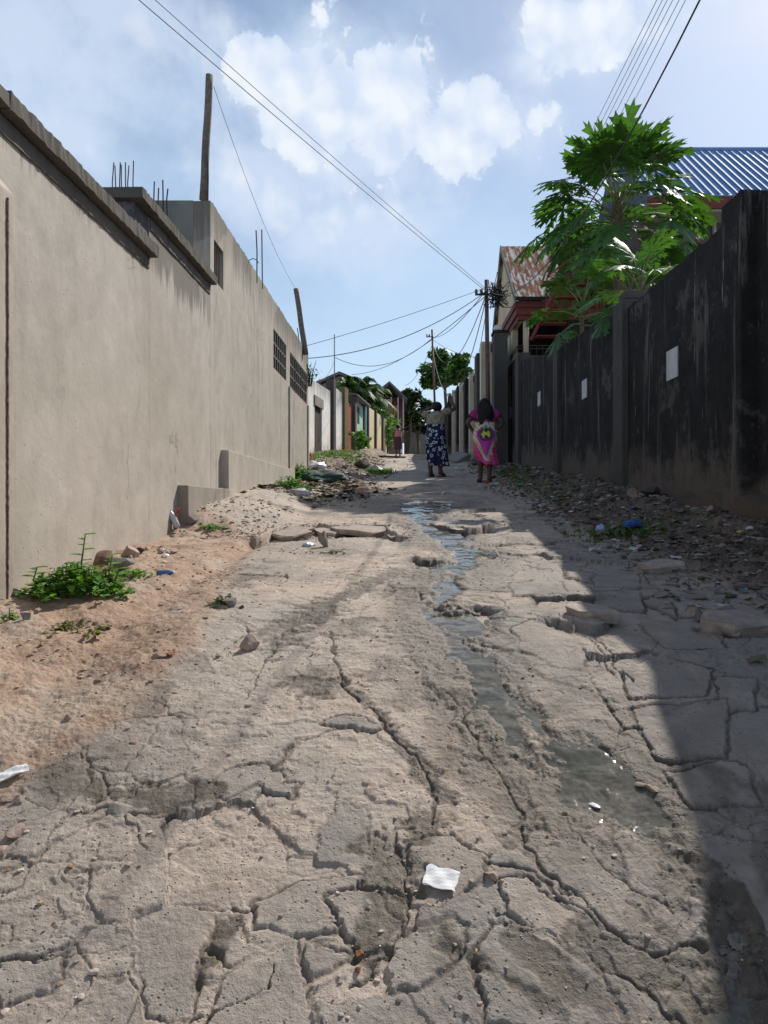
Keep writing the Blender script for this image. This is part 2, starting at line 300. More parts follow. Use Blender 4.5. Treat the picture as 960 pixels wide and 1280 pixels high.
# ------------------------------------------------------------------ material helper
class Mat:
    def __init__(s, name):
        s.m = bpy.data.materials.new(name); s.m.use_nodes = True; s.t = s.m.node_tree; s.t.nodes.clear()
        s.out = s.n('ShaderNodeOutputMaterial'); s.p = s.n('ShaderNodeBsdfPrincipled'); s.l(s.p.outputs[0], s.out.inputs[0])
        s.tc = s.n('ShaderNodeTexCoord'); s.bumps = None
    def n(s, t, **k):
        o = s.t.nodes.new(t)
        for a, b in k.items(): setattr(o, a, b)
        return o
    def l(s, a, b): s.t.links.new(a, b)
    def co(s, sc=(1, 1, 1), rot=(0, 0, 0), src='Object'):
        m = s.n('ShaderNodeMapping'); m.inputs['Scale'].default_value = sc; m.inputs['Rotation'].default_value = rot; s.l(s.tc.outputs[src], m.inputs[0]); return m.outputs[0]
    def noise(s, scale, detail=4, rough=.55, dist=0, co=None, sc=(1, 1, 1)):
        o = s.n('ShaderNodeTexNoise'); o.inputs['Scale'].default_value = scale; o.inputs['Detail'].default_value = detail; o.inputs['Roughness'].default_value = rough; o.inputs['Distortion'].default_value = dist
        s.l(co or s.co(sc), o.inputs['Vector']); return o.outputs[0]
    def vor(s, scale, feature='F1', sc=(1, 1, 1), out=0):
        o = s.n('ShaderNodeTexVoronoi', feature=feature); o.inputs['Scale'].default_value = scale; s.l(s.co(sc), o.inputs['Vector']); return o.outputs[out]
    def ramp(s, f, stops):
        o = s.n('ShaderNodeValToRGB'); e = o.color_ramp.elements
        while len(e) < len(stops): e.new(.5)
        for i, (p, c) in enumerate(stops):
            e[i].position = p; c = (c, c, c) if not isinstance(c, (tuple, list)) else c; e[i].color = tuple(c) + (1,)
        s.l(f, o.inputs[0]); return o.outputs[0]
    def mr(s, f, a, b, c=0, d=1, smooth=True):
        o = s.n('ShaderNodeMapRange'); o.interpolation_type = 'SMOOTHSTEP' if smooth else 'LINEAR'
        for i, v in enumerate((a, b, c, d)): o.inputs[i + 1].default_value = v
        s.l(f, o.inputs[0]); return o.outputs[0]
    def _s(s, v, sock):
        if hasattr(v, 'node'): s.l(v, sock)
        elif isinstance(v, (tuple, list)): sock.default_value = tuple(v) + (1,) if len(v) == 3 and len(sock.default_value) == 4 else v
        else:
            try: sock.default_value = v
            except Exception: sock.default_value = (v, v, v, 1)
    def mix(s, f, a, b, mode='MIX'):
        o = s.n('ShaderNodeMix', data_type='RGBA', blend_type=mode); s._s(f, o.inputs[0]); s._s(a, o.inputs[6]); s._s(b, o.inputs[7]); return o.outputs[2]
    def math(s, op, a, b=0, c=None):
        o = s.n('ShaderNodeMath', operation=op); s._s(a, o.inputs[0]); s._s(b, o.inputs[1])
        if c is not None: s._s(c, o.inputs[2])
        return o.outputs[0]
    def attr(s, name, out=2):
        o = s.n('ShaderNodeAttribute'); o.attribute_name = name; return o.outputs[out]
    def xyz(s, src='Object'):
        o = s.n('ShaderNodeSeparateXYZ'); s.l(s.tc.outputs[src], o.inputs[0]); return o.outputs
    def bump(s, h, strength=.5, dist=.01):
        o = s.n('ShaderNodeBump'); o.inputs['Strength'].default_value = strength; o.inputs['Distance'].default_value = dist; s.l(h, o.inputs['Height'])
        if s.bumps is not None: s.l(s.bumps, o.inputs['Normal'])
        s.bumps = o.outputs[0]; s.l(s.bumps, s.p.inputs['Normal']); return s
    def set(s, color=None, rough=None, metal=None, spec=None):
        if color is not None: s._s(color, s.p.inputs['Base Color'])
        if rough is not None: s._s(rough, s.p.inputs['Roughness'])
        if metal is not None: s.p.inputs['Metallic'].default_value = metal
        if spec is not None: s._s(spec, s.p.inputs['Specular IOR Level'])
        return s
def simple(name, c, rough=.8, var=.25, scale=12, bump=.2, metal=0, spec=.3):
    m = Mat(name); n = m.noise(scale, 5, .6)
    lo = tuple(k * (1 - var) for k in c); hi = tuple(min(1, k * (1 + var)) for k in c)
    m.set(m.ramp(n, [(.3, lo), (.7, hi)]), rough, metal, spec)
    if bump: m.bump(m.noise(scale * 6, 4, .6), bump, .006)
    return m.m
# ------------------------------------------------------------------ ground material
def ground_mat():
    m = Mat('ground_concrete_and_soil')
    big = m.noise(1.1, 5, .6); med = m.noise(7, 6, .65); fin = m.noise(55, 5, .7); grit = m.noise(230, 3, .7)
    conc = m.ramp(med, [(.25, (.27, .206, .160)), (.5, (.49, .385, .305)), (.75, (.61, .50, .41))])
    conc = m.mix(m.mr(big, .4, .65), conc, (.40, .348, .295))
    conc = m.mix(m.mr(fin, .45, .7, 0, .35), conc, (.62, .53, .45))
    slabc = m.ramp(med, [(.3, (.23, .205, .18)), (.7, (.355, .318, .28))])
    slab = m.math('MULTIPLY', m.attr('slab'), m.mr(m.noise(4, 5, .65), .18, .45))
    c = m.mix(slab, conc, slabc)
    dustm = m.mr(m.noise(3.2, 6, .7), .52, .68); c = m.mix(m.math('MULTIPLY', dustm, .55), c, (.50, .415, .34))
    spot = m.mr(m.vor(70), .0, .28, 1, 0); spotm = m.math('MULTIPLY', spot, m.mr(m.noise(14, 3), .5, .6)); c = m.mix(m.math('MULTIPLY', spotm, .75), c, (.11, .085, .07)); sp2 = m.mr(m.noise(120, 4, .75, 0, m.co((1, 2.2, 1))), .60, .70); c = m.mix(m.math('MULTIPLY', sp2, .6), c, (.16, .125, .10)); gp = m.mr(m.noise(2.3, 6, .7, .5), .54, .66, 0, .5); c = m.mix(gp, c, (.30, .262, .23))
    dirtc = m.ramp(med, [(.25, (.22, .14, .095)), (.5, (.355, .24, .17)), (.75, (.45, .335, .25))])
    dirtc = m.mix(m.mr(fin, .5, .7, 0, .5), dirtc, (.46, .37, .29))
    dirtc = m.mix(m.mr(m.noise(1.7, 6, .7), .48, .62, 0, .7), dirtc, (.42, .345, .275)); c = m.mix(m.attr('dirt'), c, dirtc)
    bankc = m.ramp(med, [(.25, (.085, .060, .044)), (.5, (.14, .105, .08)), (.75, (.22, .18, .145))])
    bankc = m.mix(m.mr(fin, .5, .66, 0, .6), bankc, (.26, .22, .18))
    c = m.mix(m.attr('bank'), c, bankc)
    crk_shade = m.attr('crack_and_shade'); c = m.mix(m.math('MULTIPLY', crk_shade, .85), c, (.095, .073, .055))
    damp = m.math('MULTIPLY', m.attr('damp'), m.mr(m.noise(16, 4, .7), .3, .55, .55, 1)); c = m.mix(m.math('MULTIPLY', damp, .92), c, (.092, .074, .054))
    wet = m.attr('wet'); c = m.mix(m.math('MULTIPLY', wet, .9), c, (.12, .115, .09))
    r = m.math('SUBTRACT', .93, m.math('MULTIPLY', damp, .38)); r = m.math('SUBTRACT', r, m.math('MULTIPLY', wet, .25))
    m.set(c, r, 0, .3)
    m.bump(fin, .5, .010); m.bump(grit, .4, .004); m.bump(m.math('SUBTRACT', 1, spotm), .8, .012); m.bump(m.noise(18, 6, .7), .55, .02)
    return m.m
def make_ground():
    ys = [1.30]
    while ys[-1] < 58: ys.append(ys[-1] + max(.0031, .0031 * (ys[-1] / 2) ** 1.6))
    far = list(np.geomspace(62, 900, 26)); near = list(np.linspace(-30, 1.2, 30)); Ysv = np.array(near + ys + far)
    nd = 960; U = np.linspace(-1, 1, nd); half = np.geomspace(.02, 700, 44)
    hw = np.clip(.60 * Ysv + .18, .9, 3.3); cx = np.where(Ysv < 5, 0.0, 0) + np.clip((Ysv - 3) * .1, 0, .35)
    D = cx[:, None] + U[None, :] * hw[:, None]
    L = D[:, :1] - half[::-1][None, :]; Rr = D[:, -1:] + half[None, :]
    XX = np.concatenate([L, D, Rr], 1); ny, nx = XX.shape; YY = np.repeat(Ysv[:, None], nx, 1)
    z, base, M = ground_fields(XX, YY)
    V = np.stack([XX.ravel(), YY.ravel(), z], 1).astype(np.float32)
    i = np.arange(ny - 1)[:, None] * nx + np.arange(nx - 1)[None, :]; i = i.ravel()
    Q = np.stack([i, i + 1, i + nx + 1, i + nx], 1).astype(np.int32)
    def mk(name, V, Q, mat, attrs):
        me = bpy.data.meshes.new(name); me.vertices.add(len(V)); me.vertices.foreach_set('co', V.ravel())
        me.loops.add(Q.size); me.loops.foreach_set('vertex_index', Q.ravel()); me.polygons.add(len(Q)); me.polygons.foreach_set('loop_start', np.arange(len(Q), dtype=np.int32) * 4)
        me.update(calc_edges=True); me.polygons.foreach_set('use_smooth', np.ones(len(Q), bool))
        for k, a in attrs.items():
            at_ = me.attributes.new(k, 'FLOAT', 'POINT'); at_.data.foreach_set('value', a.astype(np.float32))
        me.materials.append(mat); o = bpy.data.objects.new(name, me); COL.objects.link(o); o['kind'] = 'structure'; return o
    mk('ground', V, Q, ground_mat(), {k: v for k, v in M.items() if k not in ('wl', 'tint')})
    # running water in the channel: a level skin that the ground pokes through
    W = M['wet']; keep = (W[Q].max(1) > .02); Qw = Q[keep]; used, inv = np.unique(Qw, return_inverse=True)
    xw = V[used, 0].astype(float); yw = V[used, 1].astype(float)
    zw = base[used] + M['wl'][used] + .0006 * fbm(xw * 30, yw * 30, 7, 3)
    w = Mat('murky_water'); n = w.noise(9, 4, .6)
    w.set(w.mix(w.mr(w.noise(34, 6, .75), .42, .62, 0, .7), w.ramp(n, [(.35, (.085, .090, .072)), (.65, (.19, .165, .128))]), (.06, .056, .045)), .10, 0, .35); w.bump(w.noise(30, 3, .6), .04, .003)
    o = mk('water', np.stack([xw, yw, zw], 1).astype(np.float32), inv.reshape(-1, 4).astype(np.int32), w.m, {})
make_ground()

# ------------------------------------------------------------------ wall materials
def plaster(name, c, dark=.55, top=None, streak=.4, scale=1.0, base=None):
    m = Mat(name); x, y, z = m.xyz()
    big = m.noise(.9, 5, .6); med = m.noise(5, 6, .65); st = m.noise(1, 5, .65, .3, m.co((6, 6, .35)))
    lo = tuple(k * .84 for k in c); hi = tuple(min(k * 1.12, .9) for k in c)
    col = m.ramp(med, [(.3, lo), (.7, hi)])
    col = m.mix(m.mr(big, .42, .68, 0, .5), col, tuple(k * .82 for k in (c[0], c[1] * .97, c[2] * .93)))
    col = m.mix(m.math('MULTIPLY', m.mr(st, .53, .72), streak), col, tuple(k * dark for k in c))
    pale = m.mr(m.noise(3.2, 6, .75), .60, .68, 0, .5); col = m.mix(pale, col, tuple(min(1, k * 1.22) for k in c))
    if top:   # run-off stain hanging from the top edge
        t = m.math('ADD', m.math('SUBTRACT', z, top[0]), m.math('MULTIPLY', m.math('SUBTRACT', m.noise(1, 5, .7, .2, m.co((9, 9, .5))), .5), top[2] if len(top) > 2 else 1.6))
        col = m.mix(m.math('MULTIPLY', m.mr(t, -top[1], .02), .85), col, tuple(k * .34 for k in c))
    if base:  # splash and damp at the foot
        t = m.math('SUBTRACT', m.math('MULTIPLY', m.noise(2.4, 5, .7), base[1]), m.math('SUBTRACT', z, m.math('MULTIPLY', y, .0865)))
        col = m.mix(m.mr(t, base[0], base[0] + .25, 0, .6), col, base[2])
    dm = m.n('ShaderNodeMix', data_type='RGBA'); nz = m.n('ShaderNodeTexNoise'); nz.inputs['Scale'].default_value = 3.0; nz.inputs['Detail'].default_value = 6; m.l(m.tc.outputs['Object'], nz.inputs['Vector']); dm.inputs[0].default_value = .22; m.l(m.tc.outputs['Object'], dm.inputs[6]); m.l(nz.outputs[1], dm.inputs[7])
    ve = m.n('ShaderNodeTexVoronoi', feature='DISTANCE_TO_EDGE'); ve.inputs['Scale'].default_value = 1.1; m.l(dm.outputs[2], ve.inputs['Vector'])
    hair = m.math('MULTIPLY', m.mr(ve.outputs[0], .0015, .005, 1, 0), m.mr(m.noise(1.1, 3), .52, .58)); col = m.mix(m.math('MULTIPLY', hair, .55), col, tuple(k * .38 for k in c))
    rep = m.mr(m.noise(.75, 4, .5, .6, m.co((1, 1, .6))), .575, .585, 0, .3); col = m.mix(rep, col, tuple(k * 1.18 for k in c)); scuff = m.mr(m.noise(13, 6, .8, .4, m.co((1, .5, 1))), .66, .71, 0, .55); col = m.mix(scuff, col, tuple(k * .55 for k in c))
    pits = m.mr(m.vor(26), .02, .16, 1, 0); pm = m.math('MULTIPLY', pits, m.mr(m.noise(5, 3), .55, .62)); col = m.mix(m.math('MULTIPLY', pm, .55), col, tuple(k * .4 for k in c))
    m.set(col, .92, 0, .2)
    m.bump(m.noise(2.2, 5, .6), .3, .04); m.bump(m.noise(34, 6, .7), .26, .008); m.bump(m.math('SUBTRACT', 1, pm), .7, .012)
    return m.m
M_PL = plaster('cement_render', (.435, .392, .337), .72, (2.0, .16, 1.0), .28, base=(.95, .5, (.40, .30, .23)))
M_PL2 = plaster('cement_render_stained', (.42, .378, .322), .55, (3.16, .55, 1.5), .6)
M_COP = plaster('weathered_coping', (.11, .098, .084), .5, None, .6)
M_BAND = plaster('mouldy_band', (.16, .14, .12), .4, None, .8)
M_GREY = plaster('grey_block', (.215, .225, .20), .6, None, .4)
M_RAWC = plaster('raw_cement', (.27, .245, .215), .5, None, .5)
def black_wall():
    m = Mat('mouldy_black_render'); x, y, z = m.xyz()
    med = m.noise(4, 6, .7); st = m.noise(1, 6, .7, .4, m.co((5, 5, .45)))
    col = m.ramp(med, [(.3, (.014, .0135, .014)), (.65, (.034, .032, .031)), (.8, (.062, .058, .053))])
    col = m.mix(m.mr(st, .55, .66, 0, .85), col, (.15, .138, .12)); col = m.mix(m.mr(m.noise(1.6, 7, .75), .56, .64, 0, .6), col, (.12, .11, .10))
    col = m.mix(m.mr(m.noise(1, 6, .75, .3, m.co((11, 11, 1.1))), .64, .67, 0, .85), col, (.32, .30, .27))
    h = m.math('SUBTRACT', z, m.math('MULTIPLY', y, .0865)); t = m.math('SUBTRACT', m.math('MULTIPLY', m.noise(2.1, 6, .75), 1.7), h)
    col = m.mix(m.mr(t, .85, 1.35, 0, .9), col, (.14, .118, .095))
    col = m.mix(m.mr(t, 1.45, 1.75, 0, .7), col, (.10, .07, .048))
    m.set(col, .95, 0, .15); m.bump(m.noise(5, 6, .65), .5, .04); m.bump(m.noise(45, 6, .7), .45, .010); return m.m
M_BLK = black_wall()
M_BLK2 = plaster('grey_black_pier', (.085, .08, .074), .3, None, .9)
M_STEEL = simple('rusty_rebar', (.07, .05, .045), .8, .4, 40)
M_WOOD = simple('grey_timber', (.16, .135, .115), .9, .4, 18, .5)
M_DARK = simple('dark_interior', (.03, .028, .026), .95)  # near-black puts interior shade into the colour; also plain dark trim

# ------------------------------------------------------------------ left side: plastered boundary wall
XL = -2.05
lw = thing('boundary_wall', 'pale grey rendered boundary wall with broken concrete coping at the left', 'wall', (0, 0, 0))
def ridge_run(mb, x0, x1, y0, y1, z0, z1, jit=.006, step=.12, seed=1):
    n = max(2, int((y1 - y0) / step)); sec = [(x0, z0), (x0, z1), (x1, z1), (x1, z0)]
    return mb.run(sec, lambda t, c: (c[0], y0 + (y1 - y0) * t, c[1]), n, jit, seed)
MB().hexa([(XL - .2, -1.5, -3), (XL, -1.5, -3), (XL, 5.95, -3), (XL - .2, 5.95, -3), (XL - .2, -1.5, 2.0), (XL, -1.5, 2.0), (XL, 5.95, 2.03), (XL - .2, 5.95, 2.03)]).obj('wall_panel', M_PL, lw)
MB().box(XL - .2, XL, 5.953, 7.83, -1.5, 2.31).obj('wall_panel', M_PL, lw)
ridge_run(MB(), XL - .002, XL + .012, 3.0, 5.93, 1.885, 1.975, .003, .1, 3).obj('stained_band', M_BAND, lw)
ridge_run(MB(), XL - .002, XL + .012, 5.96, 7.8, 2.21, 2.305, .003, .1, 4).obj('stained_band', M_BAND, lw)
ridge_run(MB(), XL - .28, XL + .075, 3.72, 5.98, 1.985, 2.075, .005, .035, 5).obj('coping', M_COP, lw)
ridge_run(MB(), XL - .28, XL + .075, -1.5, 3.70, 1.985, 2.06, .007, .12, 15).obj('coping', M_COP, lw)
ridge_run(MB(), XL - .26, XL + .075, 5.60, 7.82, 2.318, 2.40, .005, .035, 6).obj('coping', M_COP, lw)
MB().box(XL - .2, XL - .01, 5.66, 5.95, 2.078, 2.315).obj('end_block', simple('dark_purple_block', (.12, .105, .115), .9, .4, 20), lw)  # end block in a darker, purplish colour than the wall
pr = MB(); pr.run([(XL - .05, -2.6), (XL - .05, 1.0), (XL + .08, 1.0), (XL + .08, -2.6)], lambda t, c: (c[0], 2.4 + 1.34 * t, c[1] + (.62 + (.10 if c[0] < XL else -.06) if c[1] > 0 else 0)), 8, .004, 8)
pr.obj('pier', plaster('pinkish_render', (.43, .36, .30), .62, None, .5), lw, bevel=.012)
gq = MB(); gq.run([(0, -.006), (1, -.006), (1, .006), (0, .006)], lambda t, c: (XL + .074 + .014 * c[0], 3.672 + c[1] * random.uniform(.2, 1.3), -1.2 + 2.72 * t), 120, 0, 3)
gq.obj('joint_strip', simple('crumbling_mortar', (.17, .125, .10), .95, .8, 45, .9), lw)
MB().hexa([(XL - .1, 2.2, -2), (XL + .17, 2.2, -2), (XL + .10, 3.85, -1), (XL - .1, 3.85, -1), (XL - .1, 2.2, -.60), (XL + .12, 2.2, -.64), (XL + .08, 3.85, -.44), (XL - .1, 3.85, -.40)]).obj('footing', plaster('foot_cement', (.34, .27, .21), .6), lw, bevel=.03)

# low blocks at the foot of the wall
t = thing('low_block', 'short stained concrete kerb block against the pale wall foot', 'block', (XL, 6.7, -.2))
def lowblock(root, y0, y1, z0, z1, dx, mat):
    o = MB(); ridge_run(o, XL - .02, XL + dx, y0, y1, z0, z1, .004, .15, 9); o.v = [(a - root.location[0], b - root.location[1], c - root.location[2]) for a, b, c in o.v]
    return o.obj('block_body', mat, root, bevel=.008)
lowblock(t, 6.7, 8.28, -.45, .17, .10, plaster('kerb_block', (.30, .27, .235), .35, None, .9))
t2 = thing('plinth', 'long low rendered plinth along the base of the tall concrete building', 'plinth', (XL, 8.3, 0))
lowblock(t2, 8.285, 13.3, -.4, .605, .09, M_PL)

# ------------------------------------------------------------------ left side: unfinished concrete building
cb = thing('concrete_building', 'tall unfinished concrete building with breeze-block grilles beyond the coped wall', 'building', (0, 0, 0))
Y0, Y1, ZT = 7.835, 15.85, 3.22
G1 = (11.62, 12.88, 2.14, 2.76); G2 = (13.30, 15.62, 2.10, 2.74)
def topjag(o, y0, y1, z0, z1, seed): return ridge_run(o, XL - .18, XL, y0, y1, z0, z1, .0, .2, seed)
o = MB(); NI = (7.98, 8.40, 2.42, 2.86)
for a in [(Y0, Y1, -1, NI[2]) if False else (Y0, Y1, -1, 2.10), (Y0, NI[0], 2.10, NI[3]), (NI[0], NI[1], 2.10, NI[2]), (NI[1], G1[0], 2.10, NI[3]), (G1[0], G1[1], 2.10, G1[2]), (G1[0], G1[1], G1[3], NI[3]), (G1[1], G2[0], 2.10, NI[3]), (G2[0], G2[1], G2[3], NI[3]), (G2[1], Y1, 2.10, NI[3])]:
    o.box(XL - .18, XL, a[0], a[1], a[2], a[3])
o.obj('front_wall', M_PL2, cb)
pw = MB(); pw.run([(XL - .18, 0), (XL - .18, 1), (XL, 1), (XL, 0)], lambda t, c: (c[0], Y0 + (Y1 - Y0) * t, NI[3] + (ZT - NI[3]) * c[1] + (random.uniform(-.014, .012) + .006 * math.sin(t * 37) if c[1] else 0)), 150, 0, 2)
pw.obj('parapet', M_PL2, cb)
MB().box(-3.4, XL - .182, Y0, Y0 + .16, -1, 3.215).obj('end_wall', M_GREY, cb)
MB().box(-3.4, XL - .182, Y1 - .16, Y1, -1, 3.0).obj('end_wall', M_GREY, cb)
MB().box(-3.56, -3.402, Y0, Y1, -1, 3.18).obj('back_wall', M_GREY, cb)
MB().box(-3.40, XL - .182, Y0 + .17, Y1 - .17, 2.9, 3.05).obj('roof_slab', M_GREY, cb)
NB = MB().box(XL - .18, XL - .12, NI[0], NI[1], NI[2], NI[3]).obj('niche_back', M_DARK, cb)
nb = MB()
for k in range(4): nb.tube([(XL - .03, NI[0] + .06 + .09 * k, NI[2]), (XL - .02, NI[0] + .05 + .09 * k, NI[3] + .03)], .006, 5)
nb.obj('niche_bars', M_STEEL, NB)
M_GRL = plaster('dark_breeze_block', (.17, .155, .135), .5, None, .6)  # grille bars in a darker grey than the wall around them
def grille(y0, y1, z0, z1, ny, nz):
    g = MB(); w = .015
    for i in range(ny + 1):
        y = y0 + (y1 - y0) * i / ny; g.box(XL - .12, XL - .006, max(y - w, y0 + .001), min(y + w, y1 - .001), z0 + .001, z1 - .001)
    for j in range(nz + 1):
        z = z0 + (z1 - z0) * j / nz
        for i in range(ny):
            ya = y0 + (y1 - y0) * i / ny + w + .001; yb = y0 + (y1 - y0) * (i + 1) / ny - w - .001
            g.box(XL - .115, XL - .01, ya, yb, max(z - w, z0 + .002), min(z + w, z1 - .002))
    go = g.obj('grille', M_GRL, cb); MB().box(XL - .178, XL - .135, y0 + .002, y1 - .002, z0 + .002, z1 - .002).obj('void_shade_panel', M_DARK, go); return go  # dark panel behind the bars puts the void's shade into colour
grille(*G1, 6, 3)
ym = 13.3
for k in range(3): grille(13.32 + .78 * k, 13.32 + .78 * k + .70, 2.12, 2.73, 3, 3)
for yy in (13.14, 15.66): MB().box(XL + .001, XL + .03, yy, yy + .14, -.2, 2.09).obj('pilaster', M_PL2, cb)
def rebars(pts, label, grp, r=.007):
    for k, (px, pt, pb, Y) in enumerate(pts):
        a = at(px, pb, Y); b = at(px + random.uniform(-1.5, 1.5), pt, Y)
        o = MB().tube([(0, 0, -.15), (random.uniform(-.006, .006), 0, (b.z - a.z) * .5), (b.x - a.x, 0, b.z - a.z)], r, 6).obj('rebar', M_STEEL); o.location = a
        tag(o, label, 'rebar', grp)
rebars([(141, 203, 252, 9.2), (144.5, 207, 252, 9.3), (149, 203, 252, 9.2), (152, 206, 252, 9.4), (157, 203, 250, 9.2), (160, 207, 250, 9.3), (166, 201, 250, 9.2)], 'thin steel bar in the left cluster sticking up behind the coping', 'rebar cluster behind the coping')
rebars([(192, 227, 262, 7.75), (198, 235, 262, 7.78), (204, 225, 264, 7.75), (209, 236, 262, 7.75)], 'thin steel bar in the low cluster before the grey end wall', 'rebar cluster before the grey wall')
rebars([(321, 288, 340, 10.3), (328, 287, 348, 10.7), (373, 410, 428, 14.4), (259.5, 193, 246, 8.1)], 'lone steel bar rising from the top of the concrete building', 'bars on top of the concrete building', .009)
hk = MB().tube([at(311, 328, 9.8) + Vector((-.05, 0, 0)), at(316, 323, 9.8), at(321, 325, 9.8), at(323, 329, 9.8)], .006, 5).obj('wire_hook', M_STEEL); tag(hk, 'bent wire hook on the parapet edge beside two steel bars', 'hook')
def post(name, a, b, r, label, mat):
    n = 12; P = [a.lerp(b, i / n) + Vector((.003 * math.sin(i * .9), 0, 0)) for i in range(n + 1)]
    o = MB().tube([p - a for p in P], [r * (1.06 - .12 * i / n + .012 * math.sin(i * 2.3)) for i in range(n + 1)], 9).obj(name, mat, None, True); o.location = a; return tag(o, label, 'post')
post('wooden_post', at(254, 250, 8.15), at(262, 94, 8.15), .042, 'tall weathered wooden post standing on the corner of the concrete building', M_WOOD)
post('wooden_post', at(382, 443, 15.0), at(370, 361, 15.0), .055, 'shorter leaning wooden post at the far end of the concrete building roof', M_WOOD)

# ------------------------------------------------------------------ right side: black mouldy boundary wall
XR = 2.8
rw = thing('boundary_wall', 'long black mouldy boundary wall with piers and pale square tiles on the right', 'wall', (0, 0, 0))
TOPY = [-2, 5.5, 5.75, 9.3, 9.35, 10.1, 13.2, 14.2, 18.5, 19.5]; TOPZ = [2.24, 2.34, 2.44, 2.45, 2.52, 2.58, 2.79, 2.88, 3.55, 3.62]
def ztop(y): return float(np.interp(y, TOPY, TOPZ))
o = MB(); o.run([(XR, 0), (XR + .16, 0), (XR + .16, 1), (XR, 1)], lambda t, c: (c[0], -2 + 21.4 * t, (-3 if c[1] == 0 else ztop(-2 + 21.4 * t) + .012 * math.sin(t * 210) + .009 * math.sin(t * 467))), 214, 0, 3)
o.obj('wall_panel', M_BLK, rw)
for ya, yb, zz, pj in [(5.88, 6.24, 2.50, .05), (9.10, 9.90, 2.56, .0), (13.0, 13.8, 2.90, .0), (17.5, 18.4, 3.62, .0), (2.0, 2.35, 2.42, .05)]:
    if pj == 0: ya, yb = ya + .15, yb - .25
    b = MB(); b.run([(XR - (.13 if pj else .08), -3), (XR - (.13 if pj else .08), zz), (XR + .2, zz), (XR + .2, -3)], lambda t, c: (c[0], ya + (yb - ya) * t, c[1]), 3, .008, int(ya * 10))
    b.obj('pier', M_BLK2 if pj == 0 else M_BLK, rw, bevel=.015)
MB().box(XR - .02, XR + .26, 9.30, 9.60, 2.575, 2.70).obj('pier_cap', M_BLK2, rw, bevel=.03)
tm = simple('pale_tile', (.52, .52, .52), .6, .16, 7, .15)
for px, py, s in [(841, 455, .31), (731, 486.5, .29), (674.3, 498.5, .29), (638, 516, .29)]:
    p = onx(px, py, XR); MB().box(XR - .012, XR + .02, p.y - s / 2, p.y + s / 2, p.z - s / 2, p.z + s / 2).obj('tile', tm, rw)
# footing ledge at the bottom right
fo = MB(); fo.run([(XR - .16, -2), (XR - .12, -.02), (XR + .05, .02), (XR + .05, -2)], lambda t, c: (c[0] + .03 * math.sin(t * 19), 4.9 + 3.7 * t, c[1] + .15 * t * (c[1] > -1) + .03 * math.sin(t * 31)), 40, .015, 12)
fo.obj('footing', plaster('brown_footing', (.12, .09, .068), .5), rw)
# ------------------------------------------------------------------ houses on the right
M_CREAM = plaster('cream_paint', (.55, .47, .34), .7, None, .4)
M_CREAM2 = plaster('lit_stripe_cream', (.60, .53, .42), .6, None, .6)  # pale tone for the added piers that read as lit stripes
M_MAROON = simple('maroon_paint', (.17, .045, .036), .7, .2, 8)
def rust_roof():
    m = Mat('rusted_roof_sheet'); n = m.noise(1, 5, .6, .2, m.co((8, 1.6, 1.6))); s = m.noise(1, 4, .6, 0, m.co((26, 2.2, 2.2)))
    f = m.math('ADD', m.math('MULTIPLY', n, .7), m.math('MULTIPLY', s, .4))
    rust = m.ramp(m.noise(9, 5), [(.3, (.16, .055, .03)), (.7, (.27, .105, .055))])
    m.set(m.mix(m.mr(f, .56, .60), rust, (.50, .47, .43)), .9, 0, .15); m.bump(m.noise(20, 4), .3, .01); return m.m
gh = thing('gable_house', 'cream gable house with a rusted roof and maroon porch fascia behind the dark wall', 'house', (0, 0, 0))
xa, xb = 2.93, 4.2; ye, yr, yf, ze, zr = 18.75, 21.6, 23.7, 5.26, 7.52
g = MB(); sec = [(18.95, 4.72), (23.45, 4.72), (23.45, ze + .05), (yr, zr - .10), (18.95, ze + .10)]
V = [(x, y, z) for x in (xa, xa + .14) for y, z in sec]; g.add(V, [(0, 1, 2, 3, 4), (9, 8, 7, 6, 5)] + [(i, i + 5, (i + 1) % 5 + 5, (i + 1) % 5) for i in range(5)]); g.obj('gable_wall', M_CREAM, gh)
MB().box(xa, xa + .14, 20.5, 23.45, 0, 4.715).obj('side_wall', M_CREAM, gh)
MB().box(xa + .145, 5.2, 23.3, 23.45, 0, 5.2).obj('back_wall', M_CREAM, gh)
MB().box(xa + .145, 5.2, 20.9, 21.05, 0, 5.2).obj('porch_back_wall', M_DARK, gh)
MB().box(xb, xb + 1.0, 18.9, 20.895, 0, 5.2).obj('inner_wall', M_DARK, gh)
def slope(name, y0, z0, y1, z1, x0, x1, mat, root, n=22, amp=.005, th=.03):
    b = MB(); V = []
    for i in range(n * 4 + 1):
        x = x0 + (x1 - x0) * i / (n * 4); d = amp * math.sin(i * math.pi / 2)
        V += [(x, y0, z0 + d), (x, y1, z1 + d), (x, y0, z0 + d - th), (x, y1, z1 + d - th)]
    m = n * 4 + 1; Fc = []
    for i in range(m - 1):
        a = i * 4; c = a + 4; Fc += [(a, c, c + 1, a + 1), (a + 2, a + 3, c + 3, c + 2), (a, a + 2, c + 2, c), (a + 1, c + 1, c + 3, a + 3)]
    Fc += [(0, 1, 3, 2), ((m - 1) * 4, (m - 1) * 4 + 2, (m - 1) * 4 + 3, (m - 1) * 4 + 1)]
    b.add(V, Fc); return b.obj(name, mat, root)
RM = rust_roof()
slope('roof', ye, ze, yr, zr, xa - .09, xb + .05, RM, gh, 9); slope('roof', yf, ze - .05, yr + .003, zr + .004, xa - .09, xb + .05, RM, gh, 9)
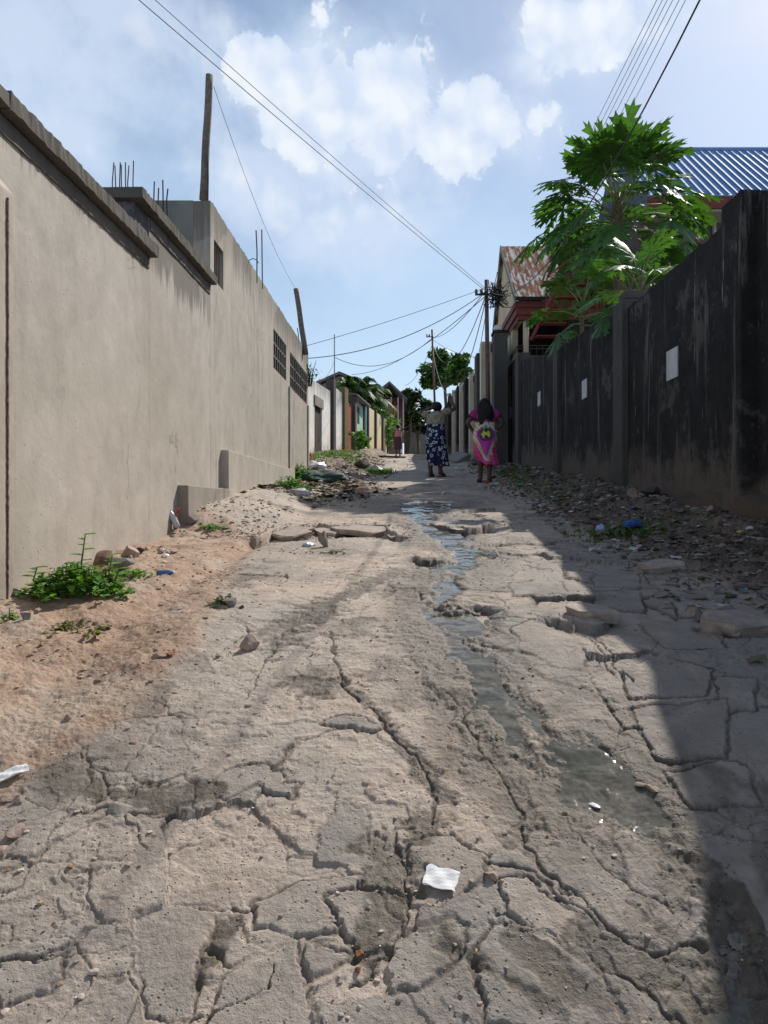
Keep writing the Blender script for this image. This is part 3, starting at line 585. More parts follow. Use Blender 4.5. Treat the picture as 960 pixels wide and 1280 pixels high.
for (a, b) in (((ye, ze), (yr, zr)), ((yf, ze - .05), (yr, zr))):
    q = MB(); q.hexa([(xa - .13, a[0], a[1] - .16), (xa - .095, a[0], a[1] - .16), (xa - .095, b[0], b[1] - .14), (xa - .13, b[0], b[1] - .14), (xa - .13, a[0], a[1] + .01), (xa - .095, a[0], a[1] + .01), (xa - .095, b[0], b[1] + .03), (xa - .13, b[0], b[1] + .03)]); q.obj('barge_board', M_GREY, gh)
MB().box(xa - .1, xb + .9, ye - .06, ye - .01, ze - .10, ze - .02).obj('gutter', M_DARK, gh)
for k, (z0, z1, pj) in enumerate([(4.70, 4.82, .0), (4.823, 5.0, .05), (5.003, 5.15, .09)]):
    f = MB(); f.box(xa - .02 - pj, xb + .9, 18.88 - pj, 19.05 - pj * .2, z0, z1); f.box(xa - .022 - pj, xa - .003, 19.055, 21.3, z0, z1); f.obj('fascia', M_MAROON, gh)
MB().tube([(3.13, 19.0, 3.82), (3.13, 19.0, 4.698)], .075, 14).obj('column', M_CREAM, gh, True)
MB().box(2.93, 3.08, 20.0, 20.3, 3.82, 4.715).obj('column', M_CREAM, gh)
MB().box(2.9, 5.0, 18.9, 20.89, 3.55, 3.80).obj('porch_slab', M_BLK2, gh)
MB().box(2.93, 5.0, 18.93, 19.07, 0, 3.547).obj('lower_wall', M_GREY, gh)
r_ = MB()
for z in (3.98, 4.06): r_.tube([(2.92, 18.97, z), (4.2, 18.97, z)], .014, 6); r_.tube([(2.92, 18.97, z), (2.92, 20.4, z)], .014, 6)
for k in range(9): r_.tube([(2.92 + .16 * k, 18.97, 3.8), (2.92 + .16 * k, 18.97, 4.06)], .009, 5)
r_.obj('railing', M_STEEL, gh)

bh = thing('blue_roof_house', 'brown house under a ribbed blue sheet-metal roof behind the papaya tree', 'house', (0, 0, 0))
bm_ = Mat('blue_roof_paint'); bm_.set(bm_.ramp(bm_.noise(3, 5), [(.3, (.14, .25, .44)), (.7, (.20, .33, .55))]), .65, 0, .25); BLUE = bm_.m
X0, X1 = 6.0, 17.5; yb0, zb0, yb1, zb1 = 18.2, 7.6, 21.2, 10.14
slope('roof', yb0, zb0, yb1, zb1, X0, X1, BLUE, bh, 30, .0, .02); slope('roof', 24.3, zb0, yb1 + .003, zb1 + .003, X0, X1, BLUE, bh, 30, .004, .02)
rb = MB(); dx = .217; k = 0
sl = math.hypot(yb1 - yb0, zb1 - zb0); ny_, nz_ = -(zb1 - zb0) / sl, (yb1 - yb0) / sl
while X0 + .04 + k * dx < X1:
    x = X0 + .04 + k * dx; h = .035; w = .022; V = []
    for (y, z) in ((yb0 - .01, zb0), (yb1, zb1)): V += [(x - w, y + ny_ * .004, z + nz_ * .004), (x + w, y + ny_ * .004, z + nz_ * .004), (x + w * .5, y + ny_ * h, z + nz_ * h), (x - w * .5, y + ny_ * h, z + nz_ * h)]
    rb.add(V, [(0, 1, 2, 3), (7, 6, 5, 4), (0, 4, 5, 1), (1, 5, 6, 2), (2, 6, 7, 3), (3, 7, 4, 0)]); k += 1
rb.obj('roof_ribs', BLUE, bh)
MB().tube([(X0, yb1, zb1 + .02), (X1, yb1, zb1 + .02)], .06, 8).obj('ridge_cap', BLUE, bh)
MB().box(X0, X1, yb0 + .03, yb0 + .09, zb0 - .31, zb0 - .035).obj('fascia', M_MAROON, bh)
MB().box(X0, X1, yb0 + .1, yb0 + .85, zb0 - .36, zb0 - .315).obj('soffit', simple('pale_soffit', (.4, .37, .32)), bh)
mb = plaster('brown_render', (.135, .105, .09), .5, None, .5)
MB().box(X0 + .1, X1, yb0 + .86, yb0 + 1.06, -.5, zb0 - .1).obj('front_wall', mb, bh)
MB().box(X0 + .1, X0 + .3, yb0 + 1.065, 24.0, -.5, zb0 - .1).obj('side_wall', mb, bh)
MB().tube([at(893, 262, 19.0), at(893, 330, 19.0)], .05, 8).obj('downpipe', simple('grey_pipe', (.35, .37, .38), .6), bh)
mw = thing('mauve_house', 'narrow mauve rendered house with dark corner boards seen through the papaya leaves', 'house', (0, 0, 0))
mm = plaster('mauve_render', (.30, .215, .195), .6, None, .4)
MB().box(4.93, 6.9, 23.0, 25.2, 0, 8.4).obj('wall', mm, mw)
MB().hexa([(4.70, 22.8, 6.2), (4.91, 22.8, 6.2), (4.91, 25.2, 6.2), (4.70, 25.2, 6.2), (4.74, 22.8, 8.47), (4.92, 22.8, 8.47), (4.92, 25.2, 8.47), (4.74, 25.2, 8.47)]).obj('corner_board', M_DARK, mw)
MB().box(4.68, 7.0, 22.7, 25.3, 8.48, 8.6).obj('roof', M_GREY, mw)
MB().tube([at(704, 290, 23.2), at(704, 255, 23.2)], .035, 6).obj('service_mast', M_STEEL, mw)
MB().box(5.4, 6.1, 22.97, 22.995, 6.2, 7.5).obj('window', M_DARK, mw)
# red steel stair in front of it
st = thing('steel_stair', 'red painted steel stair frame behind the wall below the papaya leaves', 'stair', (0, 0, 0))
rs = simple('red_oxide_paint', (.20, .035, .03), .6, .25, 14); q = MB()
q.tube([at(712, 350, 14.5), at(758, 352, 14.5)], .022, 5); q.tube([at(678, 352, 14.4), at(718, 352, 14.6)], .02, 5)
for k in range(9): q.tube([at(683 + 9 * k, 352, 14.5), at(683 + 9 * k, 395, 14.5)], .016, 5)
q.tube([at(684, 345, 14.5), at(712, 325, 14.5)], .02, 5); q.tube([at(700, 352, 14.5), at(725, 332, 14.5)], .02, 5)
q.obj('rail', rs, st)
for k in range(0, 9, 2):
    a = at(702 - 4 * k, 356 + 8 * k, 14.3); MB().box(a.x, a.x + .45, a.y - .1, a.y + .1, a.z - .022, a.z).obj('tread', rs, st)
MB().tube([at(700, 350, 14.4), at(664, 425, 14.4)], .035, 6).obj('stringer', rs, st)

# ------------------------------------------------------------------ right side further up: grey end pier and cream walls
XF = 2.3
ep = MB(); ep.run([(2.33, -1), (2.33, 4.42), (2.68, 4.42), (2.68, -1)], lambda t, c: (c[0], 19.05 + .5 * t, c[1]), 2, .015, 4)
e = thing('gate_pier', 'broad grey weathered pier at the far end of the black wall', 'pier', (0, 0, 0)); ep.obj('shaft', M_BLK2, e); MB().box(2.30, 2.71, 19.02, 19.58, 4.425, 4.48).obj('cap', M_BLK, e)
lamp = MB().lathe([(0, .17), (.08, .15), (.12, .08), (.12, 0), (0, 0)], 14).obj('globe_lamp', simple('white_plastic', (.7, .7, .68), .4, .05), None, True); lamp.location = (2.44, 19.2, 4.482); tag(lamp, 'small white globe lamp on top of the grey end pier', 'lamp')
cw = thing('boundary_wall', 'cream boundary wall with black piers running uphill beyond the utility pole', 'wall', (0, 0, 0))
def cz(y): return float(np.interp(y, [19.6, 21.5, 23, 24, 35, 46], [4.3, 4.45, 4.45, 4.25, 5.25, 5.8]))
b = MB(); b.run([(XF + .1, 0), (XF + .25, 0), (XF + .25, 1), (XF + .1, 1)], lambda t, c: (c[0], 19.6 + 26 * t, (0 if c[1] == 0 else cz(19.6 + 26 * t) - .2)), 120, .0, 4); b.obj('wall_panel', M_BLK, cw)
b = MB(); b.run([(XF + .05, 0), (XF + .30, 0), (XF + .30, 1), (XF + .05, 1)], lambda t, c: (c[0], 19.6 + 26 * t, cz(19.6 + 26 * t) - .197 + .19 * c[1]), 120, .008, 4); b.obj('coping', M_BLK, cw)
for ya, yb, pj, mat in [(20.15, 20.5, .20, M_CREAM2), (22.2, 22.9, .12, M_BLK2), (25.2, 25.5, .07, M_CREAM2), (27.2, 27.9, .06, M_BLK), (29.6, 29.9, .07, M_CREAM2), (31.2, 32.2, .06, M_BLK), (34.0, 34.3, .08, M_CREAM2), (37.5, 38, .06, M_BLK)]:  # cream piers added so their near faces read as lit stripes
    MB().box(XF - pj, XF + .34, ya, yb, 0, cz(ya) + .08).obj('pier', mat, cw)
for ya, yb in [(23.3, 25.1), (34.7, 37.2)]:
    MB().box(XF + .07, XF + .098, ya, yb, 0, cz(ya) - .3).obj('gate_leaf', simple('dark_gate_paint', (.025, .032, .04), .6), cw)
for k in range(3):
    y = 25.5 + 1.6 * k; zg = float(smooth_base(1.9, y)); b = MB().hexa([(-.25, -.45, -.05), (.25, -.45, -.05), (.25, .45, -.05), (-.25, .45, -.05), (-.25, -.45, .03), (.25, -.45, .03), (.25, .45, .03), (-.25, .45, .03)])
    o = b.obj('concrete_slab', M_GREY, None, False, .01); o.location = (1.93, y, zg + .16); o.rotation_euler = (.1, -.55, .15); tag(o, ['nearest of three grey slabs leaning at the foot of the cream wall', 'middle one of three grey slabs leaning at the cream wall', 'farthest of three grey slabs leaning at the cream wall'][k], 'slab', 'slabs leaning by the cream wall')

# ------------------------------------------------------------------ left side further up: the row of old walls and little houses
def lx(y): return float(np.interp(y, [26.5, 33, 35, 39, 46, 49], [-3.55, -2.85, -2.47, -1.98, -1.12, -.9]))
def lrun(root, name, mat, y0, y1, z0, z1, th=.18, out=0, z1b=None):
    b = MB(); n = max(2, int((y1 - y0) / .4)); z1b = z1 if z1b is None else z1b
    b.run([(-th, 0), (-th, 1), (out, 1), (out, 0)], lambda t, c: (lx(y0 + (y1 - y0) * t) + c[0], y0 + (y1 - y0) * t, z0 if c[1] == 0 else z1 + (z1b - z1) * t), n, 0, 1)
    return b.obj(name, mat, root)
M_WHITE = plaster('flaking_whitewash', (.80, .78, .73), .38, (4.75, .9, 2.0), .95, base=(1.0, 1.6, (.34, .30, .26)))
w1 = thing('whitewashed_wall', 'stained whitewashed wall with a dark doorway, nearest past the concrete building', 'wall', (0, 0, 0))
lrun(w1, 'wall_panel', M_WHITE, 26.0, 28.0, 1, 4.62, out=-.0, z1b=4.66); lrun(w1, 'wall_panel', M_WHITE, 28.003, 29.3, 3.85, 4.66, z1b=4.68); lrun(w1, 'wall_panel', M_WHITE, 29.303, 31.0, 1, 4.68, z1b=4.72)
lrun(w1, 'door', simple('brown_black_door', (.045, .034, .028), .8), 28.006, 29.297, 1, 3.847, .14, -.06)
lrun(w1, 'lintel', M_RAWC, 27.9, 29.4, 3.75, 4.12, .02, .05)
w2 = thing('whitewashed_wall', 'black-streaked whitewashed wall between a dark pier and a brown creeper column', 'wall', (0, 0, 0))
lrun(w2, 'pier', M_BLK2, 31.01, 31.5, 1, 5.25, .2, .12); lrun(w2, 'wall_panel', M_WHITE, 31.505, 33.4, 1, 5.05, z1b=5.0)
w3 = thing('creeper_column', 'brown column overgrown with dry creeper beside the red gate', 'column', (0, 0, 0))
lrun(w3, 'shaft', simple('dry_creeper', (.16, .125, .055), .95, .5, 30, .8), 33.41, 34.0, 1, 5.3, .2, .1)
w4 = thing('metal_gate', 'rusty red sheet metal gate between brown and grey piers', 'gate', (0, 0, 0))
lrun(w4, 'gate_leaf', simple('rusty_red_gate', (.30, .085, .05), .7, .3, 6), 34.01, 35.2, 1.5, 4.7, .06, -.02); lrun(w4, 'crossbar', simple('rusty_dark_red', (.16, .05, .035), .7), 34.02, 35.19, 3.3, 3.42, .0, .02)
lrun(w4, 'pier', M_BLK2, 35.21, 35.6, 1.5, 5.15, .2, .12)
w5 = thing('small_house', 'low cream and pale green house under an overhanging dark tin roof', 'house', (0, 0, 0))
lrun(w5, 'wall', M_CREAM, 35.61, 36.6, 1.5, 4.98, .2, .0); lrun(w5, 'wall', plaster('pale_green_paint', (.38, .62, .50), .7), 36.603, 38.0, 1.5, 5.0, .2, .0)
lrun(w5, 'window', M_DARK, 36.4, 36.9, 4.0, 4.8, .0, .02)
b = MB(); b.hexa([(lx(35.2) - 1.4, 35.1, 5.4), (lx(35.2) + .25, 35.1, 5.16), (lx(38.3) + .35, 38.3, 5.02), (lx(38.3) - 1.4, 38.3, 5.4), (lx(35.2) - 1.4, 35.1, 5.46), (lx(35.2) + .25, 35.1, 5.22), (lx(38.3) + .35, 38.3, 5.09), (lx(38.3) - 1.4, 38.3, 5.46)]); b.obj('roof', simple('dark_tin', (.16, .15, .15), .6), w5)
w6 = thing('doorway', 'teal painted door in a dark frame beside the pale green house', 'door', (0, 0, 0))
lrun(w6, 'door_leaf', simple('teal_paint', (.06, .32, .34), .6), 38.4, 39.2, 2, 5.1, .05, .0); lrun(w6, 'frame', M_BLK2, 38.02, 38.38, 2, 5.35, .2, .08); lrun(w6, 'frame', M_BLK2, 39.21, 39.45, 2, 5.35, .2, .08)
w7 = thing('boundary_wall', 'low cream wall with dark ribs past the teal door', 'wall', (0, 0, 0))
M_CG = plaster('cream_over_grey', (.66, .55, .36), .7, None, .5, base=(1.0, 1.3, (.26, .25, .24)))
lrun(w7, 'wall_panel', M_CG, 39.46, 47.5, 2, 5.2, .2, 0, 5.3)
for y in (41.6, 44.2, 46.6): lrun(w7, 'pier', M_BLK2, y, y + .35, 2, 5.3, .2, .1)
# houses behind
hb = thing('hip_roof_house', 'house with a wide dark grey roof rising behind the palms', 'house', (0, 0, 0))
Yh = 53.0; A = at(424, 464, Yh); rr = simple('dark_slate_tin', (.13, .125, .125), .7, .3, 2)
e0 = at(392, 478, Yh); e1 = at(482, 488, Yh); b = MB(); D = 7
b.add([(e0.x, Yh, e0.z), (A.x, Yh, A.z), (e1.x, Yh, e1.z), (e0.x, Yh + D, e0.z), (A.x, Yh + D, A.z), (e1.x, Yh + D, e1.z), (e0.x, Yh, e0.z - .2), (A.x, Yh, A.z - .2), (e1.x, Yh, e1.z - .2), (e0.x, Yh + D, e0.z - .2), (A.x, Yh + D, A.z - .2), (e1.x, Yh + D, e1.z - .2)],
      [(0, 1, 4, 3), (1, 2, 5, 4), (6, 9, 10, 7), (7, 10, 11, 8), (0, 6, 7, 1), (1, 7, 8, 2), (3, 4, 10, 9), (4, 5, 11, 10), (0, 3, 9, 6), (2, 8, 11, 5)]); b.obj('roof', rr, hb)
b = MB(); y0 = Yh + .3; V = [(e0.x + .4, 0), (e0.x + .4, e0.z - .2), (A.x, A.z - .25), (e1.x - .4, e1.z - .15), (e1.x - .4, 0)]
b.add([(x, y0, z) for x, z in V] + [(x, y0 + 6, z) for x, z in V], [(4, 3, 2, 1, 0), (5, 6, 7, 8, 9)] + [(i, (i + 1) % 5, (i + 1) % 5 + 5, i + 5) for i in range(5)]); b.obj('wall', plaster('grey_brown_gable', (.2, .17, .15), .6), hb)
fb = thing('balcony_house', 'two-storey house with a shaded balcony and laundry at the end of the street', 'house', (0, 0, 0))
Yb = 50.0
def pb(x, y, d=0): return at(x, y, Yb) + Vector((0, d, 0))
def pbox(name, x0, x1, yt, yb, d0, d1, mat):
    a = at(x0, yt, Yb); c = at(x1, yb, Yb); return MB().box(a.x, c.x, Yb + d0, Yb + d1, c.z, a.z).obj(name, mat, fb)
pbox('lower_wall', 478, 503, 545, 575, .2, 6, plaster('dull_pink', (.26, .19, .16), .6)); pbox('back_wall', 478, 506, 492, 543, 1.6, 6, simple('dark_maroon', (.13, .055, .055), .8)); pbox('balcony_slab', 477, 505, 541, 545, -.3, 6, M_GREY)  # balcony back wall in a dark, dull maroon
for x in (488.5, 497, 503.5): pbox('balcony_post', x, x + 1.2, 497, 541, -.25, -.1, simple('white_post', (.62, .62, .6), .6))
pbox('railing', 478, 505, 533, 541, -.2, -.14, M_GREY)
b = MB(); P = [at(472, 490, Yb), at(487, 478, Yb), at(509, 499, Yb)]
b.add([(p.x, Yb - .6, p.z) for p in P] + [(p.x, Yb + 6, p.z) for p in P] + [(p.x, Yb - .6, p.z - .18) for p in P] + [(p.x, Yb + 6, p.z - .18) for p in P], [(0, 1, 4, 3), (1, 2, 5, 4), (6, 9, 10, 7), (7, 10, 11, 8), (0, 6, 7, 1), (1, 7, 8, 2), (3, 4, 10, 9), (4, 5, 11, 10), (0, 3, 9, 6), (2, 8, 11, 5)]); b.obj('roof', rr, fb)
def cloth(x0, x1, yt, ybm, c, label):
    a = at(x0, yt, Yb - .4); e_ = at(x1, ybm, Yb - .4); n = 10; V = []
    for j in range(5):
        for i in range(n + 1): V.append((a.x + (e_.x - a.x) * i / n, Yb - .4 + .05 * math.sin(i * 2.1) * (j / 4), a.z + (e_.z - a.z) * j / 4))
    Fc = [(j * (n + 1) + i, j * (n + 1) + i + 1, (j + 1) * (n + 1) + i + 1, (j + 1) * (n + 1) + i) for j in range(4) for i in range(n)]
    o = MB().add(V, Fc).obj('hanging_cloth', simple('cloth_' + label.split()[0], c, .9, .1), None, True); s_ = o.modifiers.new('thick', 'SOLIDIFY'); s_.thickness = .015; tag(o, label, 'laundry', 'laundry on the balcony')
cloth(479.5, 483.5, 502, 527, (.55, .62, .72), 'pale blue cloth hanging longest on the balcony line'); cloth(484, 488, 499, 514, (.62, .30, .26), 'salmon pink cloth hanging high on the balcony line')
cloth(489, 496, 507, 517, (.45, .12, .12), 'dark red cloth hanging between two balcony posts'); cloth(478, 486, 528, 533, (.06, .06, .08), 'black cloth hung over the balcony rail')
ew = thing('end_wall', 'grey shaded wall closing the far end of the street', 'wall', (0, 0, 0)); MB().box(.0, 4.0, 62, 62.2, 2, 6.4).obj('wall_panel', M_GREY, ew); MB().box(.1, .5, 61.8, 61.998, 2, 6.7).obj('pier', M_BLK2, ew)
pp = MB().tube([at(501.5, 566, 47), at(500.5, 538, 47)], .05, 8).obj('white_pipe', simple('white_pipe_paint', (.7, .7, .68), .5, .05)); tag(pp, 'upright white pipe standing beside the balcony house', 'pipe')

# ------------------------------------------------------------------ utility poles and wires
M_POLE = simple('rusty_pole', (.14, .085, .065), .8, .35, 10); M_WIRE = simple('black_cable', (.03, .03, .035), .6, .1)
M_GLASS = simple('insulator', (.18, .14, .12), .4)
def pole(px, pt, Y, px2, label, tangle):
    a = at(px, pt, Y); xb_ = (px2 - CX) / F * Y; zb = float(smooth_base(xb_, Y)) - .2
    t = thing('utility_pole', label, 'pole', (xb_, Y, zb)); o = Vector((xb_, Y, zb))
    MB().tube([(0, 0, 0), (a.x - xb_, 0, a.z - zb)], [.065, .05], 12).obj('pole_shaft', M_POLE, t, True)
    top = a - o
    MB().box(top.x - .30, top.x + .07, -.10, -.07, top.z - .42, top.z - .37).obj('bracket', M_STEEL, t)
    for j in (-.27, -.14): MB().lathe([(0, .12), (.03, .10), (.045, .04), (.03, 0), (0, 0)], 8, (top.x + j, -.085, top.z - .367)).obj('insulator', M_GLASS, t)
    if tangle:
        tg = MB(); r = random.Random(4)
        for k in range(26):
            c = Vector((top.x + .22, -.12, top.z - .42)); P = [c + Vector((r.gauss(0, .15), r.gauss(0, .07), r.gauss(0, .17))) for _ in range(6)]; tg.tube(P, .011, 4)
        tg.obj('cable_tangle', M_WIRE, t)
pole(608, 350, 19.0, 611, 'nearer rusty utility pole with a tangle of black cables at its top', True)
pole(540, 412, 38.5, 546, 'farther thin rusty utility pole rising behind the woman in blue', False)
tp = MB().tube([at(418, 480, 40), at(418, 418, 40)], .03, 6).obj('antenna_mast', simple('grey_mast', (.2, .2, .22), .6)); tag(tp, 'thin grey mast rising behind the whitewashed walls', 'mast')
def wire(a, b, sag, label, r=.011, grp='overhead cables', n=24):
    P = [a.lerp(b, i / n) - Vector((0, 0, 4 * sag * (i / n) * (1 - i / n))) for i in range(n + 1)]
    o = MB().tube(P, r * .82, 5).obj('overhead_cable', M_WIRE); return tag(o, label, 'cable', grp)
PT = at(607, 366, 19.0) + Vector((0, -.12, 0)); P2 = at(541, 422, 38.5)
for i, (x0, x1) in enumerate([(822, 758), (829, 764), (835, 769), (842, 775), (850, 782), (858, 790)]):
    e_ = at(x1 - (x0 - x1) * 1.0 + 1.0 * i - 3, 262, 23.2); a = at(x0, -2, 11.0)
    wire(e_ + (a - e_) * 2.7, e_, .0, ['leftmost', 'second from the left', 'third from the left', 'fourth from the left', 'fifth from the left', 'rightmost'][i] + ' of the six thin parallel wires above the papaya', .0062, 'six parallel wires above the papaya')
wire(Vector((2.37, 0, 5.4)), PT + Vector((.1, 0, 0)), 1.72, 'thick black cable swinging down across the papaya crown', .010)
wire(PT + (at(150, -27, 12.5) - PT) * 1.5, PT, .1, 'upper of two long wires crossing the sky from the top left', .010, 'two long wires from the top left'); wire(PT + (at(168, -27, 12.5) - PT) * 1.5, PT + Vector((0, 0, .06)), .08, 'lower of two long wires crossing the sky from the top left', .008, 'two long wires from the top left')
wire(at(267, 108, 8.15), at(371, 363, 15.0), .22, 'thin wire slung from the tall wooden post to the leaning post', .0035)
wire(at(384, 448, 15.9), PT, .35, 'thick sagging cable from the concrete building to the nearer utility pole', .011); wire(at(384, 432, 15.9), PT + Vector((0, 0, .1)), .05, 'taut thin wire from the concrete building to the nearer utility pole', .007)
wire(at(419, 447, 40), P2, .9, 'sagging cable from the grey mast to the farther utility pole', .018); wire(at(398, 474, 32), at(417.6, 452, 40), .3, 'short cable from the whitewashed wall up to the mast', .014)
wire(at(440, 468, 36), PT + Vector((0, 0, -.1)), .5, 'long cable from the low houses up to the nearer utility pole', .013)
for i, (s, e_) in enumerate([(.3, 0), (1.3, -.2), (2.3, -.4)]): wire(P2 + Vector((0, 0, -.35 * i)), PT + Vector((-.03, 0, -.15 * i)), s, ['straightest', 'middle', 'most slack'][i] + ' of three cables slung between the two utility poles', .014, 'cables between the two poles')
wire(P2 + Vector((0, 0, -.1)), at(600, 448, 23), .15, 'cable from the farther pole down to the cream wall', .011); wire(P2 + Vector((0, 0, -.3)), at(505, 482, 50), .5, 'cable from the farther pole to the balcony house roof', .014); wire(PT + Vector((0, 0, -.5)), at(588, 470, 30), .4, 'cable dropping from the nearer pole behind the cream wall', .011)
wire(PT + Vector((.2, .1, -.1)), at(650, 374, 18.7), .25, 'short slack cable from the nearer pole to the gable house', .011)
# ------------------------------------------------------------------ foliage
def leafmat(name, c, rough=.42, trans=.35):
    m = Mat(name); n = m.noise(3.5, 4); f = m.noise(25, 3)
    col = m.ramp(n, [(.3, tuple(k * .65 for k in c)), (.7, tuple(k * 1.45 for k in c))]); col = m.mix(m.mr(f, .4, .7, 0, .35), col, (c[0] * 2.0, c[1] * 1.5, c[2]))
    m.set(col, rough, 0, .5)
    tr = m.n('ShaderNodeBsdfTranslucent'); m.l(m.mix(1, col, (1.3, 1.5, .5), 'MULTIPLY'), tr.inputs[0])
    mx = m.n('ShaderNodeMixShader'); mx.inputs[0].default_value = trans; m.l(m.p.outputs[0], mx.inputs[1]); m.l(tr.outputs[0], mx.inputs[2]); m.l(mx.outputs[0], m.out.inputs[0]); return m.m
M_PAP = leafmat('papaya_leaf', (.046, .115, .024), .5, .38); M_LEAF = leafmat('tree_leaf', (.035, .085, .018)); M_DKLEAF = leafmat('dark_leaf', (.022, .055, .016)); M_WEED = leafmat('weed_leaf', (.10, .21, .045), .5)
M_GRASS = leafmat('grass_blade', (.09, .16, .03), .6); M_BARK = simple('bark', (.14, .11, .08), .9, .4, 20, .5)
M_STALK = simple('petiole', (.16, .2, .07), .6)
def papaya_leaf(mb, base, d, up, size, r):
    """one palmate papaya leaf: lobes that are themselves lobed"""
    d = d.normalized(); n = (up - d * up.dot(d)).normalized(); s = d.cross(n)
    for k, ang in enumerate((-128, -88, -52, -24, 0, 24, 52, 88, 128)):
        a = R(ang + r.uniform(-6, 6)); L = size * (1.0 - .42 * abs(ang) / 128) * r.uniform(.82, 1.1)
        ax = d * math.cos(a) + s * math.sin(a); sd = n.cross(ax); droop = r.uniform(.10, .34)
        def P(t, w): return base + ax * (L * t) + sd * (L * w) - n * (L * droop * t * t) - n * abs(w) * L * .22
        mid = [P(t, 0) for t in (0, .25, .5, .75, 1)]; V = list(mid)
        Fc = []
        outl = [(.04, .02), (.28, .05), (.43, .19), (.46, .075), (.62, .235), (.66, .075), (.82, .18), (.86, .05)]
        for sg in (1, -1):
            o = len(V); V += [P(t + (.06 if w > .15 else 0), w * sg * .95) for t, w in outl]
            tri = [(0, o, o + 1), (0, o + 1, 1), (1, o + 1, o + 2), (1, o + 2, o + 3), (1, o + 3, 2), (2, o + 3, o + 4), (2, o + 4, o + 5), (2, o + 5, 3), (3, o + 5, o + 6), (3, o + 6, o + 7), (3, o + 7, 4)]
            Fc += tri if sg > 0 else [t_[::-1] for t_ in tri]
        mb.add(V, Fc)
def papaya(name, label, base, top, nleaf, lsize, pet, r, r0=.09, spread=(.1, 1.0)):
    t = thing(name, label, 'papaya tree', base); base = Vector(base); top = Vector(top); rel = top - base
    n = 14; P = [rel * (i / n) + Vector((.03 * math.sin(i * .9), .02 * math.cos(i), 0)) for i in range(n + 1)]
    tr = MB(); tr.tube(P, [r0 * (1.15 - .45 * i / n + .05 * (i % 2)) for i in range(n + 1)], 12); tr.obj('trunk', M_BARK, t, True)
    lf = MB(); st_ = MB()
    for k in range(nleaf):
        f = (k + .5) / nleaf; az = k * 2.399963 + r.uniform(-.3, .3); el = R(80 - 100 * f ** .85 + r.uniform(-10, 10))
        o = P[-1] - Vector((0, 0, f * .55 * rel.length / 5)); dr = Vector((math.cos(az) * math.cos(el), math.sin(az) * math.cos(el), math.sin(el)))
        L = pet * r.uniform(.75, 1.15) * (.75 + .5 * min(1, f * 1.6)); m = o + dr * L * .5 + Vector((0, 0, L * .06)); e = o + dr * L - Vector((0, 0, L * .10 * f))
        st_.tube([o, m, e], [.016, .011, .008], 5)
        ld = (dr + Vector((0, 0, -.35 - .45 * f))).normalized(); up = Vector((0, 0, 1)) + dr * .45 + Vector((r.uniform(-.3, .3), r.uniform(-.3, .3), 0))
        papaya_leaf(lf, e, ld, up, lsize * r.uniform(.8, 1.15), r)
    lf.obj('crown', M_PAP, t); st_.obj('leaf_stalks', M_STALK, t, True)
    fr = MB()
    for k in range(7):
        a = k * .9; fr.lathe([(0, -.12), (.045, -.08), (.06, 0), (.035, .09), (0, .12)], 8, (P[-2].x + .12 * math.cos(a), P[-2].y + .12 * math.sin(a), P[-2].z - .25 - .05 * (k % 3)))
    if nleaf > 30: fr.obj('fruit', simple('green_fruit', (.07, .12, .03), .5), t, True)
    return t
rp = random.Random(5)
papaya('papaya_tree', 'large papaya tree with deeply cut leaves rising behind the black wall', (4.78, 16.2, 0), (4.62, 16.0, 6.55), 56, .90, 1.28, rp, .16)
papaya('papaya_tree', 'young papaya leaning its bright leaves over the wall below the big papaya', (3.45, 10.7, -.3), (3.36, 10.5, 3.15), 14, .46, .5, rp, .05)
papaya('papaya_tree', 'low papaya sapling spreading leaves by the red steel stair', (3.25, 13.0, -.3), (3.05, 12.6, 3.45), 14, .46, .55, rp, .05)
papaya('papaya_tree', 'smaller papaya stem filling the gap right of the big trunk', (4.15, 13.6, -.3), (4.1, 13.4, 3.95), 16, .46, .55, rp, .05)

def leaf_cloud(mb, clumps, r, size, dens):
    for (c, rad) in clumps:
        for _ in range(int(dens)):
            v = Vector((r.gauss(0, 1), r.gauss(0, 1), r.gauss(0, 1))).normalized() * rad * (r.random() ** .45); v.z *= .75; p = c + v
            a = Vector((r.gauss(0, 1), r.gauss(0, 1), r.gauss(0, .6))).normalized(); b = a.cross(Vector((r.gauss(0, 1), r.gauss(0, 1), r.gauss(0, 1)))).normalized()
            s = size * r.uniform(.6, 1.3); mb.add([p - a * s, p + b * s * .45 - a * s * .1, p + a * s, p - b * s * .45 - a * s * .1], [(0, 1, 2), (0, 2, 3)])
def tree(name, label, base, H_, crown_c, crown_r, nc, seed, size, dens, mat, rz=.8, trunk_r=.14):
    r = random.Random(seed); t = thing(name, label, 'tree', base); cc = Vector(crown_c) - Vector(base)
    cl = []
    for k in range(nc):
        v = Vector((r.gauss(0, 1), r.gauss(0, 1), r.gauss(0, 1))).normalized() * r.uniform(.35, 1); cl.append((cc + Vector((v.x * crown_r, v.y * crown_r, v.z * crown_r * rz)), crown_r * r.uniform(.22, .42)))
    tr = MB(); fork = cc - Vector((0, 0, crown_r * .7)); tr.tube([Vector((0, 0, -.3)), fork * .5 + Vector((.1, 0, 0)), fork], [trunk_r * 1.2, trunk_r, trunk_r * .8], 9)
    for c, _ in cl[::2]: tr.tube([fork, fork.lerp(c, .5) + Vector((0, 0, .1)), c], [trunk_r * .5, trunk_r * .3, trunk_r * .1], 6)
    tr.obj('trunk', M_BARK, t, True); lf = MB(); leaf_cloud(lf, cl, r, size, dens); lf.obj('crown', mat, t); return t
p = at(556, 462, 56); tree('breadfruit_tree', 'upright clumpy dark green tree behind the farther utility pole', (p.x + .2, 56, 2.9), 0, p, 1.95, 26, 3, .22, 150, M_LEAF, .9)
